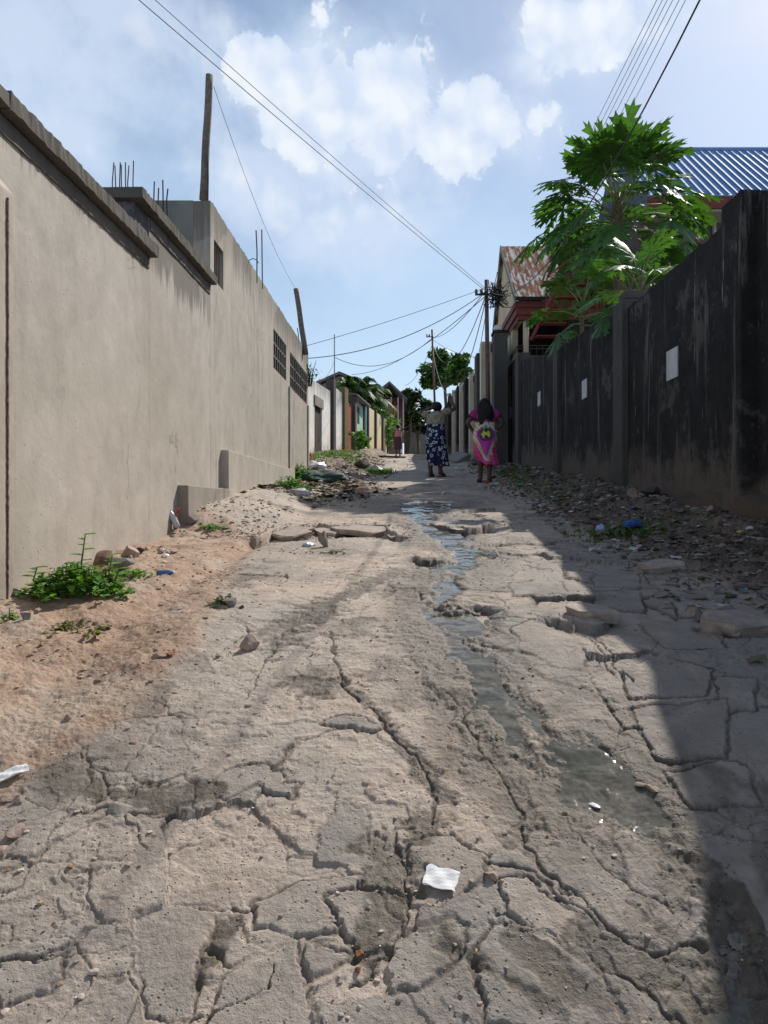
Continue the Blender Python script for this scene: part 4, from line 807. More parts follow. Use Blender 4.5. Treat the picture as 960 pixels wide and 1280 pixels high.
p = at(577, 452, 58); tree('slender_tree', 'narrow leafy treetop above the cream wall beside the clumpy dark tree', (p.x, 58, 2.9), 0, p, .85, 9, 13, .2, 120, M_LEAF, .9)
p = at(513, 508, 57); tree('mango_tree', 'dense rounded dark tree at the end of the street beside the balcony house', (p.x - .3, 57, 2.9), 0, p, 1.7, 22, 4, .2, 170, M_DKLEAF, .9)
p = at(522, 528, 59); tree('mango_tree', 'low dark tree hanging over the shaded end wall', (p.x, 59, 2.9), 0, p, 1.5, 14, 14, .2, 170, M_DKLEAF, .8)
def palm(label, base, top, n, L, seed):
    r = random.Random(seed); t = thing('palm_tree', label, 'palm', base); rel = Vector(top) - Vector(base)
    MB().tube([rel * (i / 6) for i in range(7)], [.16 - .01 * i for i in range(7)], 9).obj('trunk', M_BARK, t, True); lf = MB()
    for k in range(n):
        az = k * 2.4 + r.uniform(-.3, .3); el = R(r.uniform(-15, 75)); d = Vector((math.cos(az) * math.cos(el), math.sin(az) * math.cos(el), math.sin(el))); P = []
        for i in range(9): q = i / 8; P.append(rel + d * L * q - Vector((0, 0, L * .55 * q * q)))
        lf.tube(P, [.03 - .003 * i for i in range(9)], 4)
        for i in range(1, 9):
            for sub in (0, .33, .66):
                c = P[i - 1].lerp(P[i], sub); ax = (P[i] - P[i - 1]).normalized(); sd = ax.cross(Vector((0, 0, 1))).normalized()
                for sg in (1, -1):
                    tip = c + sd * sg * .48 * L / 2.2 + ax * .28 - Vector((0, 0, .22 + r.random() * .1)); w = ax * .05; lf.add([c - w, c + w, tip], [(0, 1, 2)])
    lf.obj('crown', M_LEAF, t); return t
for px, py, Y, n, L, s, l in [(448, 488, 46, 20, 2.1, 1, 'leftmost palm behind the whitewashed walls with tall fronds'), (461, 494, 47, 20, 1.9, 2, 'bushy palm in the middle above the tin roofed house'), (472, 506, 48, 12, 1.0, 3, 'small drooping palm nearest the balcony house'), (436, 484, 45, 14, 1.6, 6, 'short palm just left of the mast')]:
    tp_ = at(px, py, Y); palm(l, (tp_.x, Y, 2.9), tp_, n, L, s)
def bush(name, label, px, py, Y, w, h, n, size, seed, mat=M_WEED, cat='shrub'):
    r = random.Random(seed); a = at(px, py, Y); a.z = H(a.x, a.y) if Y < 40 else a.z; t = thing(name, label, cat, a)
    st_ = MB(); lf = MB()
    for k in range(max(4, n // 12)):
        d = Vector((r.uniform(-w, w) * .5, r.uniform(-w, w) * .3, h * r.uniform(.5, 1))); st_.tube([(d.x * .3, d.y * .3, -.05), d * .6, d], [.008, .006, .003], 4)
    cl = [(Vector((r.uniform(-w, w) * .4, r.uniform(-w, w) * .25, h * r.uniform(.25, .8))), h * .33) for _ in range(6)]; leaf_cloud(lf, cl, r, size, n / 6)
    lf.add(st_.v, st_.f); lf.obj('foliage', mat, t); return t
bush('creeper', 'green creeper hanging over the cream wall by the balcony house', 470, 532, 44.5, 1.3, 1.2, 420, .11, 2, M_LEAF, 'creeper')
bush('shrub', 'bright green broad-leaved shrub at the foot of the small cream house', 446, 563, 33, 1.0, .9, 220, .14, 3)
bush('shrub', 'tall light green plant standing against the balcony house', 486, 562, 46, .8, 2.2, 300, .15, 4)
bush('creeper', 'wispy creeper spilling from the far top corner of the concrete building', 389, 460, 15.95, .35, .55, 160, .04, 5, M_LEAF, 'creeper').location = (XL + .02, 15.75, 2.55)
# ------------------------------------------------------------------ weeds in the foreground
def weed(label, pxy, w, h, n, size, seed, mat=M_WEED, tall=()):
    r = random.Random(seed); gx, gy = gpt(*pxy); gx += 0; t = thing('leafy_weed', label, 'weed', (gx, gy, H(gx, gy) - .01)); st_ = MB(); lf = MB()
    def leaf(p, d, s):
        d = d.normalized(); b = d.cross(Vector((0, 0, 1))).normalized(); u = Vector((0, 0, 1))
        lf.add([p, p + d * s * .35 + b * s * .36 + u * s * .08, p + d * s * .8 + b * s * .22, p + d * s * 1.05 - u * s * .12, p + d * s * .8 - b * s * .22, p + d * s * .35 - b * s * .36 + u * s * .08], [(0, 1, 2), (0, 2, 3), (0, 3, 4), (0, 4, 5)])
    for k in range(n):
        x = r.gauss(0, w * .42); y = r.gauss(0, w * .36); hh = h * max(.15, (1 - (x / w) ** 2 - (y / w) ** 2)) * r.uniform(.4, 1)
        st_.tube([(x * .8, y * .8, 0), (x, y, hh)], [.003, .002], 4)
        for q in range(4):
            az = r.uniform(0, 6.28); d = Vector((math.cos(az), math.sin(az), r.uniform(-.5, .8))); leaf(Vector((x, y, hh * (1 - q * .22))), d, size * r.uniform(.6, 1.2))
    for (x, y, hh) in tall:
        st_.tube([(x * .7, y, 0), (x, y, hh * .5), (x + .02, y, hh)], [.006, .005, .003], 5)
        for q in range(7):
            az = q * 2.4; d = Vector((math.cos(az), math.sin(az), .2)); leaf(Vector((x + .01, y, hh * (1 - q * .09))), d, size * 1.5)
    lf.add(st_.v, st_.f); lf.obj('leaves', mat, t); return t
weed('dense low green weed clump against the foot of the pale wall', (96, 742), .27, .17, 230, .046, 2, tall=[(-.02, .1, .30), (.10, .16, .19), (-.25, .05, .13), (.16, .1, .12)])
weed('trailing thin weed reaching right from the dense clump on the soil', (165, 722), .17, .04, 40, .032, 8)
weed('sparse dry weed tuft on the bare soil in front of the dense clump', (98, 778), .20, .045, 46, .030, 3, leafmat('dry_weed', (.12, .13, .04), .7))
weed('tiny sprig at the base of the footing at the left edge', (14, 772), .05, .07, 8, .03, 4)
weed('small weed patch on soil beside the stained kerb block', (262, 658), .14, .05, 34, .04, 5)
weed('weed sprigs growing beside two loose stones left of the road', (283, 752), .09, .05, 18, .035, 6, leafmat('olive_weed', (.09, .11, .04), .6))
weed('thin weeds rooted below the broken pavement ledge', (415, 690), .16, .03, 26, .03, 7, leafmat('dull_weed', (.08, .10, .045), .7))
weed('green weeds growing out of the rubbish heap by the concrete building', (375, 600), .40, .32, 120, .075, 9)
weed('low green weeds at the near side of the rubbish heap', (362, 612), .30, .20, 80, .06, 10)
weed('dark scrubby weed around the blue rag beside the black wall', (790, 668), .30, .06, 90, .035, 11, leafmat('dark_weed', (.05, .08, .025), .6))  # darkest leaf colour among the weeds
weed('green weeds in the verge rubbish left of the far woman', (468, 592), .34, .14, 90, .07, 12)
def grass(patches):
    V = MB(); r = random.Random(9)
    for (px, py, wx, wy, n, h) in patches:
        cx, cy = gpt(px, py); P = [(r.gauss(cx, wx), r.gauss(cy, wy)) for _ in range(n)]; zs = ground_fields([q[0] for q in P], [q[1] for q in P])[0]
        for (x, y), z in zip(P, zs):
            a = r.uniform(0, 6.28); hh = h * r.uniform(.5, 1.3); d = Vector((math.cos(a), math.sin(a), 0)); b = Vector((-d.y, d.x, 0)) * .012 * max(1, cy / 9); p0 = Vector((x, y, z - .01))
            V.add([p0 - b, p0 + b, p0 + d * hh * .4 + Vector((0, 0, hh))], [(0, 1, 2)])
    o = V.obj('grass', M_GRASS); tag(o, 'short green grass along the left verge and in the right bank', 'grass', None, 'stuff')
grass([(405, 571, .3, 1.3, 600, .09), (440, 575, .25, .8, 300, .09), (425, 567, .4, 1.4, 450, .10), (475, 591, .2, .6, 300, .10), (640, 592, .16, 1.2, 160, .10), (690, 620, .15, .5, 120, .06), (660, 605, .2, .8, 130, .07), (790, 662, .2, .25, 500, .05)])
# ------------------------------------------------------------------ people
def skin_mat(c): 
    m = Mat('brown_skin'); m.set(m.ramp(m.noise(14, 4), [(.3, tuple(k * .85 for k in c)), (.7, tuple(k * 1.15 for k in c))]), .5, 0, .4); return m.m
M_SKIN = skin_mat((.105, .05, .03)); M_HAIR = simple('black_hair', (.012, .011, .011), .6, .3, 60, .6); M_EYE = simple('eye', (.5, .5, .48), .3, 0, 5, 0)
def skinned(name, J, E, parent, mat, sub=2):
    names = list(J); ix = {k: i for i, k in enumerate(names)}
    me = bpy.data.meshes.new(name + '_cage'); me.from_pydata([J[k][:3] for k in names], [(ix[a], ix[b]) for a, b in E], []); me.update()
    o = bpy.data.objects.new(name + '_cage', me); COL.objects.link(o); md = o.modifiers.new('s', 'SKIN')
    sv = me.skin_vertices[0].data
    for i, k in enumerate(names): q = J[k][3]; sv[i].radius = (q, q) if not isinstance(q, tuple) else q; sv[i].use_root = (k == 'pelvis')
    s2 = o.modifiers.new('u', 'SUBSURF'); s2.levels = sub; s2.render_levels = sub
    dg = bpy.context.evaluated_depsgraph_get(); m2 = bpy.data.meshes.new_from_object(o.evaluated_get(dg)); bpy.data.objects.remove(o); bpy.data.meshes.remove(me); m2.name = name
    m2.materials.clear(); return link(name, m2, mat, parent, True)
def hand(J, E, w, tag_, d, side, s=1.0):
    """palm, four fingers and a thumb grown from a wrist; d = pointing direction"""
    p = Vector(J[w][:3]); d = Vector(d).normalized(); up = Vector((0, 0, 1)) if abs(d.z) < .8 else Vector((0, 1, 0)); b = d.cross(up).normalized(); n = b.cross(d)
    pm = p + d * .055 * s; J[tag_ + 'palm'] = (*pm, .034 * s); E.append((w, tag_ + 'palm'))
    for k, (o, L) in enumerate(((-.030, .062), (-.010, .074), (.010, .07), (.030, .052))):
        r = pm + d * .035 * s + b * o * s; m = r + d * L * .55 * s + b * o * .2 - n * .008; t = m + d * L * .4 * s - n * .02 * s
        for j, q, rr in (('a', r, .011), ('b', m, .0095), ('c', t, .008)): J[f'{tag_}{k}{j}'] = (*q, rr * s)
        E += [(tag_ + 'palm', f'{tag_}{k}a'), (f'{tag_}{k}a', f'{tag_}{k}b'), (f'{tag_}{k}b', f'{tag_}{k}c')]
    r = p + d * .035 * s + b * side * .035 * s; t = r + d * .035 * s + b * side * .03 * s - n * .01
    J[tag_ + 'ta'] = (*r, .013 * s); J[tag_ + 'tb'] = (*t, .010 * s); E += [(w, tag_ + 'ta'), (tag_ + 'ta', tag_ + 'tb')]
def loft(rings, n=56, fold=None, col=None, closed_top=True):
    """rings: (z, cx, cy, rx, ry); returns mesh with a colour per vertex"""
    V = []; C = []
    K = len(rings)
    for i, (z, cx, cy, rx, ry) in enumerate(rings):
        for k in range(n):
            a = 2 * math.pi * k / n; f = fold(a, i / (K - 1)) if fold else 0; x = cx + (rx + f) * math.cos(a); y = cy + (ry + f) * math.sin(a); V.append((x, y, z)); C.append(tuple(min(.8, q * 1.45) for q in col(a, i / (K - 1), x, y, z)) if col else (1, 1, 1))
    Fc = [(i * n + k, i * n + (k + 1) % n, (i + 1) * n + (k + 1) % n, (i + 1) * n + k) for i in range(K - 1) for k in range(n)]
    return V, Fc, C
def interp_rings(keys, m):
    zs = np.array([k[0] for k in keys]); out = []; ts = np.linspace(0, 1, m); src = np.linspace(0, 1, len(keys))
    a = np.array(keys)
    return [tuple(np.interp(t, src, a[:, j]) for j in range(5)) for t in ts]
def cloth_obj(name, V, Fc, C, mat, parent, th=.006):
    me = bpy.data.meshes.new(name); me.from_pydata(V, [], Fc); me.update(); at_ = me.color_attributes.new('col', 'FLOAT_COLOR', 'POINT')
    at_.data.foreach_set('color', np.array([(*c, 1) for c in C], np.float32).ravel()); o = link(name, me, mat, parent, True); s = o.modifiers.new('thick', 'SOLIDIFY'); s.thickness = th; return o
def colmat(name, rough=.8):
    m = Mat(name); c = m.attr('col', 0); m.set(m.mix(m.mr(m.noise(60, 3), .3, .7, 0, .25), c, m.mix(1, c, (.6, .6, .6), 'MULTIPLY')), rough, 0, .3); m.bump(m.noise(90, 3), .2, .003); return m.m
M_COL = colmat('printed_cloth')
def head(J, E, c, r=.088, tilt=(0, 0), fwd=(0, 1, 0)):
    c = Vector(c); f = Vector(fwd).normalized(); s = f.cross(Vector((0, 0, 1)))
    J['head'] = (*c, (r * .92, r * 1.02)); J['crown'] = (*(c + Vector((0, 0, .065))), r * .8); J['jaw'] = (*(c + f * .035 - Vector((0, 0, .065))), r * .62); J['nose'] = (*(c + f * (r + .018) - Vector((0, 0, .02))), .012); J['brow'] = (*(c + f * r * .55), r * .55)
    E += [('neck', 'jaw'), ('jaw', 'head'), ('head', 'crown'), ('head', 'brow'), ('brow', 'nose')]
def eyes(root, c, fwd, r=.088):
    c = Vector(c); f = Vector(fwd).normalized(); s = f.cross(Vector((0, 0, 1)))
    for sg in (1, -1): o = MB().lathe([(0, -.011), (.008, -.007), (.011, 0), (.008, .007), (0, .011)], 8).obj('eye', M_EYE, root, True); o.location = c + f * (r * .93) + s * sg * .032 + Vector((0, 0, .012))
    m = MB().box(-.024, .024, -.006, .006, -.006, .006).obj('lips', simple('lips', (.12, .045, .04), .5), root, True, .004); m.location = c + f * (r * .93) - Vector((0, 0, .055))
    for sg in (1, -1): o = MB().lathe([(0, -.03), (.012, -.02), (.016, 0), (.012, .02), (0, .03)], 8).obj('ear', M_SKIN, root, True); o.location = c + s * sg * (r * .95)
def blob(name, c, rad, mat, parent, seed, amp=.12, n=20):
    bm = bmesh.new(); bmesh.ops.create_icosphere(bm, subdivisions=3, radius=1)
    for v in bm.verts:
        d = 1 + amp * 2 * (float(fbm(np.array([v.co.x * 3 + seed]), np.array([v.co.y * 3 + v.co.z * 2.3]), seed, 3)[0])); v.co = Vector((v.co.x * rad[0], v.co.y * rad[1], v.co.z * rad[2])) * d
    me = bpy.data.meshes.new(name); bm.to_mesh(me); bm.free(); o = link(name, me, mat, parent, True); o.location = c; return o
def sandals(root, feet, mat):
    for x, y, z, yaw in feet:
        s = MB(); P = [(-.04, -.12), (.04, -.12), (.048, .05), (.035, .125), (-.035, .125), (-.048, .05)]; s.add([(a, b, -.012) for a, b in P] + [(a, b, .006) for a, b in P], [(5, 4, 3, 2, 1, 0), (6, 7, 8, 9, 10, 11)] + [(i, (i + 1) % 6, (i + 1) % 6 + 6, i + 6) for i in range(6)])
        s.tube([(-.047, .03, 0), (-.03, .05, .05), (.03, .05, .05), (.047, .03, 0)], .009, 5); o = s.obj('sandal', mat, root, True); o.location = (x, y, z); o.rotation_euler = (0, 0, yaw)
M_SAND = simple('black_sandal', (.02, .018, .018), .6)
def place(t, px, py, Y, rz=0):
    x = (px - CX) / F * Y; t.location = (x, Y, H(x, Y)); t.rotation_euler = (0, 0, rz); return t

# --- woman in the pink tie-dye dress, seen from behind, hands on her hips
w = place(thing('person', 'woman in a pink tie-dye dress standing with hands on hips, seen from behind', 'person'), 606, 603, 14.5)
w.scale = (1.06, 1.06, 1.0)
J = {'pelvis': (0, 0, .90, .15), 'belly': (0, .01, 1.04, .135), 'chest': (0, 0, 1.22, .135), 'nb': (0, 0, 1.37, .07), 'neck': (0, .01, 1.42, .052)}
E = [('pelvis', 'belly'), ('belly', 'chest'), ('chest', 'nb'), ('nb', 'neck')]
for sg, sn in ((-1, 'l'), (1, 'r')):
    J[sn + 'sh'] = (sg * .175, -.005, 1.345, .062); J[sn + 'el'] = (sg * .335, -.075, 1.15, .047); J[sn + 'wr'] = (sg * .205, .02, .995, .030)
    J[sn + 'hip'] = (sg * .095, 0, .84, .105); J[sn + 'kn'] = (sg * .085, .02 + .03 * sg, .47, .062); J[sn + 'ca'] = (sg * .08, -.02 - .02 * sg, .30, .056); J[sn + 'an'] = (sg * .075, -.02 - .05 * sg, .085, .036); J[sn + 'he'] = (sg * .075, -.055 - .05 * sg, .035, .032); J[sn + 'to'] = (sg * .10, .12 - .05 * sg, .03, .030)
    E += [('nb', sn + 'sh'), (sn + 'sh', sn + 'el'), (sn + 'el', sn + 'wr'), ('pelvis', sn + 'hip'), (sn + 'hip', sn + 'kn'), (sn + 'kn', sn + 'ca'), (sn + 'ca', sn + 'an'), (sn + 'an', sn + 'he'), (sn + 'an', sn + 'to')]
    hand(J, E, sn + 'wr', sn + 'h', (-sg * .55, .45, -.45), sg, .95)
head(J, E, (0, .03, 1.52)); skinned('body', J, E, w, M_SKIN)
eyes(w, (0, .03, 1.52), (0, 1, 0))
hr_ = blob('hair', (0, .005, 1.535), (.105, .108, .115), M_HAIR, w, 3); hb_ = blob('hair_braids', (0, -.130, -.215), (.15, .045, .24), M_HAIR, hr_, 5, .45)
def dcol(a, t, x, y, z):
    if y > .03 * 0 and math.sin(a) > .15:   # front
        return (.35, .03, .16) if (math.sin(z * 30) + math.sin(a * 7)) > 0 else (.42, .10, .03)
    u = x / .2; v = (z - .93) / .2; rr = math.hypot(u, v); wob = .12 * math.sin(9 * u + 5 * v) + .08 * math.sin(17 * v - 6 * u)
    if z > 1.16: return (.24, .03, .15) if math.sin(z * 40 + a * 5) > -.3 else (.05, .02, .05)
    if abs(u) < (1.15 - v) * .42 and v > .48: return (.02, .28, .06) if abs(u) < (1.0 - v) * .42 else (.55, .5, .6)
    if rr < .52:
        if (u * u + (v - .28) ** 2) < .02 or (u * u + (v + .30) ** 2) < .02: return (.012, .012, .01)
        return (.46, .44, .07) if rr < .40 + wob * .3 else (.03, .03, .012)
    if rr < .74 + wob * .2: return (.13, .03, .17)
    vv = -v
    q = abs(u) * 1.25 + max(vv, 0) * .55
    if v < .5 and abs(u) < 1.0 - .40 * max(0, vv) and q < 1.28 and vv > -.3 and abs(u) < .82 - .42 * max(0, vv - .3): return (.42, .05, .32)
    if q < 1.62 + wob: return (.50, .46, .42) if math.sin(20 * u + 12 * v) > -.2 else (.42, .33, .10)
    s = math.sin(24 * u + 9 * v) + math.sin(31 * v)
    if vv > .9: return (.50, .02, .10) if s > -.4 else (.50, .12, .40)
    return (.48, .06, .06) if s > .2 else ((.45, .28, .05) if s > -.7 else (.38, .03, .26))
rings = interp_rings([(1.415, 0, .0, .085, .07), (1.385, 0, 0, .165, .095), (1.32, 0, -.005, .19, .125), (1.20, 0, -.01, .185, .145), (1.08, 0, -.005, .18, .15), (.96, 0, -.02, .205, .18), (.86, 0, -.03, .215, .19), (.72, .0, -.02, .205, .175), (.58, .005, -.01, .19, .165), (.44, .02, 0, .175, .15), (.33, .035, 0, .165, .14)], 84)
V, Fc, C = loft(rings, 96, lambda a, t: .012 * math.sin(a * 9 + t * 4) * sst(.45, 1, t) + .006 * math.sin(a * 5 + 11 * t) * (t > .2), dcol)
V = [(x + .05 * float(sst(.62, .3, z)) * (x > 0), y, z + (.10 * float(sst(.55, .33, z)) * float(sst(.02, -.14, x)))) for x, y, z in V]
cloth_obj('dress', V, Fc, C, M_COL, w)
for sg in (-1, 1):
    s = MB(); s.tube([(sg * .13, 0, 1.375), (sg * .19, -.012, 1.33), (sg * .255, -.04, 1.25)], [.075, .085, .074], 18, False); o = s.obj('sleeve', simple('magenta_cloth', (.30, .035, .18), .8, .4, 30), w, True); m_ = o.modifiers.new('t', 'SOLIDIFY'); m_.thickness = .006
cv = MB().tube([(.205 + .034 * math.cos(k * .7), .015 + .034 * math.sin(k * .7), 1.0 + .004 * math.sin(k)) for k in range(10)], .012, 6).obj('bracelet', simple('white_bangle', (.7, .7, .7), .4, 0, 5, 0), w, True)
sandals(w, [(-.085, .03 + .05, .012, .1), (.09, .03 - .05, .012, -.1)], M_SAND)

# --- woman in navy and white wrapper, arms raised to her head
w = place(thing('person', 'woman in a navy and white patterned wrapper with both arms raised to her head', 'person'), 545, 595, 16.6, R(-35)); w.scale = (1.22, 1.15, 1.02)
J = {'pelvis': (0, 0, .92, .14), 'belly': (0, .0, 1.06, .12), 'chest': (-.0, -.01, 1.24, .13), 'nb': (0, .01, 1.39, .066), 'neck': (0, .03, 1.44, .05)}
E = [('pelvis', 'belly'), ('belly', 'chest'), ('chest', 'nb'), ('nb', 'neck')]
for sg, sn in ((-1, 'l'), (1, 'r')):
    J[sn + 'sh'] = (sg * .165, .0, 1.37, .058)
    if sg < 0: J['lel'] = (-.37, .03, 1.44, .043); J['lwr'] = (-.15, .10, 1.56, .028)
    else: J['rel'] = (.32, .16, 1.50, .043); J['rwr'] = (.20, .20, 1.70, .028)
    J[sn + 'hip'] = (sg * .09, 0, .86, .10); J[sn + 'kn'] = (sg * .10, .01, .48, .06); J[sn + 'ca'] = (sg * .105, -.03, .31, .054); J[sn + 'an'] = (sg * .11, -.02, .085, .035); J[sn + 'he'] = (sg * .11, -.055, .035, .031); J[sn + 'to'] = (sg * .13, .12, .03, .03)
    E += [('nb', sn + 'sh'), (sn + 'sh', sn + 'el'), (sn + 'el', sn + 'wr'), ('pelvis', sn + 'hip'), (sn + 'hip', sn + 'kn'), (sn + 'kn', sn + 'ca'), (sn + 'ca', sn + 'an'), (sn + 'an', sn + 'he'), (sn + 'an', sn + 'to')]
hand(J, E, 'lwr', 'lh', (.8, -.1, .35), 1); hand(J, E, 'rwr', 'rh', (-.25, .1, .9), -1)
head(J, E, (0, .055, 1.54)); skinned('body', J, E, w, M_SKIN); eyes(w, (0, .055, 1.54), (0, 1, 0)); blob('hair', (0, .025, 1.555), (.102, .105, .105), M_HAIR, w, 8)
def navy():
    m = Mat('navy_white_wrapper'); v = m.math('ADD', m.vor(11, 'F1', (1, 1, .9)), m.math('MULTIPLY', m.math('SUBTRACT', m.noise(30, 2), .5), .25)); f = m.math('ADD', m.mr(m.math('ABSOLUTE', m.math('SUBTRACT', v, .32)), .05, .11, 1, 0), m.mr(v, .07, .12, .9, 0))
    m.set(m.mix(m.mr(f, .3, .7), (.010, .015, .06), (.50, .52, .58)), .8, 0, .3); return m.m
rings = interp_rings([(1.20, 0, -.01, .165, .13), (1.05, 0, -.005, .165, .14), (.92, 0, -.02, .19, .17), (.80, 0, -.02, .195, .175), (.6, .01, .0, .195, .17), (.42, .02, .01, .20, .175), (.24, .03, .02, .205, .18)], 60)
V, Fc, C = loft(rings, 90, lambda a, t: .016 * math.sin(a * 8 + 2 * t) * sst(.2, 1, t) + .008 * math.sin(a * 13) * t); V = [(x, y, z + .17 * float(sst(.6, .24, z)) * float(sst(-.02, -.16, x))) for x, y, z in V]
cloth_obj('wrapper_skirt', V, Fc, C, navy(), w)
rings = interp_rings([(1.44, 0, .02, .07, .06), (1.41, 0, .01, .14, .085), (1.34, 0, -.01, .178, .125), (1.24, 0, -.01, .175, .14), (1.15, 0, -.01, .178, .145)], 30)
V, Fc, C = loft(rings, 60, lambda a, t: .006 * math.sin(a * 7 + 9 * t)); lace = Mat('cream_lace'); lace.set(lace.ramp(lace.vor(55), [(.2, (.46, .42, .33)), (.6, (.20, .17, .12))]), .9); lace.bump(lace.vor(55), .6, .01)
cloth_obj('lace_top', V, Fc, C, lace.m, w)
for a, b, c in (((-.12, 0, 1.385), (-.20, .01, 1.385), (-.27, .02, 1.41)), ((.12, .0, 1.385), (.20, .04, 1.42), (.25, .09, 1.45))):
    o = MB().tube([a, b, c], [.072, .075, .066], 16, False).obj('sleeve', lace.m, w, True); m_ = o.modifiers.new('t', 'SOLIDIFY'); m_.thickness = .006
sandals(w, [(-.12, .035, .012, .12), (.12, .035, .012, -.12)], simple('brown_sandal', (.10, .05, .03), .7))

# --- far woman pointing right
w = place(thing('person', 'far woman in a red top and dark skirt stretching her right arm out', 'person'), 497.5, 570, 38.0)
J = {'pelvis': (0, 0, .88, .14), 'belly': (0, 0, 1.02, .12), 'chest': (0, 0, 1.2, .125), 'nb': (0, 0, 1.34, .066), 'neck': (0, .01, 1.39, .05)}
E = [('pelvis', 'belly'), ('belly', 'chest'), ('chest', 'nb'), ('nb', 'neck')]
for sg, sn in ((-1, 'l'), (1, 'r')):
    J[sn + 'sh'] = (sg * .16, 0, 1.32, .056)
    if sg < 0: J['lel'] = (-.24, -.03, 1.06, .043); J['lwr'] = (-.20, .06, .86, .028)
    else: J['rel'] = (.37, .05, 1.42, .043); J['rwr'] = (.56, .10, 1.56, .028)
    J[sn + 'hip'] = (sg * .09, 0, .82, .10); J[sn + 'kn'] = (sg * .09, .02, .46, .06); J[sn + 'ca'] = (sg * .09, -.02, .3, .052); J[sn + 'an'] = (sg * .09, -.02, .085, .035); J[sn + 'he'] = (sg * .09, -.055, .035, .03); J[sn + 'to'] = (sg * .11, .11, .03, .03)
    E += [('nb', sn + 'sh'), (sn + 'sh', sn + 'el'), (sn + 'el', sn + 'wr'), ('pelvis', sn + 'hip'), (sn + 'hip', sn + 'kn'), (sn + 'kn', sn + 'ca'), (sn + 'ca', sn + 'an'), (sn + 'an', sn + 'he'), (sn + 'an', sn + 'to')]
hand(J, E, 'lwr', 'lh', (0, .1, -1), 1); hand(J, E, 'rwr', 'rh', (.8, .1, .5), 1)
head(J, E, (0, .03, 1.49)); skinned('body', J, E, w, M_SKIN); eyes(w, (0, .03, 1.49), (0, 1, 0)); blob('hair', (0, .01, 1.51), (.1, .1, .1), M_HAIR, w, 12)
V, Fc, C = loft(interp_rings([(1.38, 0, 0, .1, .07), (1.3, 0, 0, .175, .12), (1.15, 0, 0, .175, .14), (.98, 0, 0, .18, .15)], 20), 40, None, lambda a, t, x, y, z: (.45, .06, .07) if math.sin(z * 60) > -.5 else (.5, .3, .28)); cloth_obj('top', V, Fc, C, M_COL, w)
V, Fc, C = loft(interp_rings([(1.0, 0, 0, .17, .15), (.85, 0, 0, .20, .17), (.6, 0, 0, .2, .17), (.36, 0, 0, .2, .17)], 24), 50, lambda a, t: .012 * math.sin(a * 8) * t, lambda a, t, x, y, z: (.05, .04, .05) if math.sin(a * 9 + z * 14) > 0 else (.11, .03, .045)); cloth_obj('skirt', V, Fc, C, M_COL, w)
sandals(w, [(-.1, .03, .012, .1), (.1, .03, .012, -.1)], M_SAND)
# ------------------------------------------------------------------ stones, rubble and litter
def stone_mesh(name, seed, sc, mat, sub=3, rough=.16, flat=.6):
    r = random.Random(seed); bm = bmesh.new(); bmesh.ops.create_icosphere(bm, subdivisions=sub, radius=1)
    pl = [(Vector((r.gauss(0, 1), r.gauss(0, 1), r.gauss(0, 1))).normalized(), r.uniform(.36, .74)) for _ in range(12)]
    for v in bm.verts:
        p = v.co.copy()
        for n, d in pl:
            k = p.dot(n)
            if k > d: p -= n * (k - d) * .92
        p *= 1 + rough * .6 * float(fbm(np.array([p.x * 2.5 + seed]), np.array([p.y * 2.5 + p.z * 1.7]), seed, 4)[0]); v.co = Vector((p.x * sc[0], p.y * sc[1], p.z * sc[2]))
    me = bpy.data.meshes.new(name); bm.to_mesh(me); bm.free(); me.materials.append(mat); return me
def stonemat(name, c):
    m = Mat(name); m.set(m.ramp(m.noise(14, 6, .7), [(.3, tuple(k * .65 for k in c)), (.7, tuple(k * 1.25 for k in c))]), .92, 0, .2); m.bump(m.noise(40, 6, .7), .6, .012); return m.m
S_TAN = stonemat('tan_stone', (.36, .27, .21)); S_GREY = stonemat('grey_concrete_lump', (.27, .245, .215)); S_PINK = stonemat('pinkish_rubble', (.42, .32, .27)); S_DARK = stonemat('dark_lump', (.10, .085, .07)); S_RED = stonemat('red_brick_bit', (.28, .11, .06))
def stone(px, py, w, label, mat=S_TAN, asp=(1, .8, .7), seed=1, cat='stone', name='stone', rz=None, sink=.25):
    x, y = gpt(px, py); s = w / F * y / 2; me = stone_mesh(name, seed, (s * asp[0], s * asp[1], s * asp[2]), mat); o = bpy.data.objects.new(name, me); COL.objects.link(o)
    o.location = (x, y + s * .3, H(x, y) + s * asp[2] * (1 - sink) - .005); o.rotation_euler = (random.uniform(-.2, .2), random.uniform(-.2, .2), rz if rz is not None else random.uniform(0, 3)); return tag(o, label, cat)
stone(313, 808, 36, 'pinkish tan stone standing alone on the road, left of centre', S_PINK, (1, .85, .8), 62)
stone(287, 755, 24, 'grey angular stone beside weed sprigs at the soil edge', S_GREY, (1, .8, .7), 5)
stone(302, 757, 11, 'small dark stone just right of the grey angular one', S_DARK, (1, .9, .7), 6)
stone(84, 896, 16, 'small reddish stone at the edge of the soil on the left', S_TAN, (1, .8, .7), 7)
stone(103, 892, 13, 'small dark flat stone right of a reddish stone on the soil', S_DARK, (1.2, .7, .4), 8)
stone(18, 1048, 44, 'pale pink broken brick lying at the left edge of the road', S_PINK, (.8, 1.1, .45), 9, 'brick', 'broken_brick', .5, .1)
stone(3, 1068, 26, 'pale brick corner cut off by the left edge of the photo', S_PINK, (.8, 1, .5), 10, 'brick', 'broken_brick', .2, .1)
stone(22, 1002, 24, 'rough pink lump behind the pale pink brick', S_PINK, (1, .8, .6), 11)
stone(6, 1000, 24, 'tan lump at the left edge below the white strip', S_TAN, (1, .8, .6), 12)
stone(148, 1012, 50, 'flat oval stone half sunk in the dusty hollow at left', S_GREY, (1, .75, .3), 13, sink=.7)
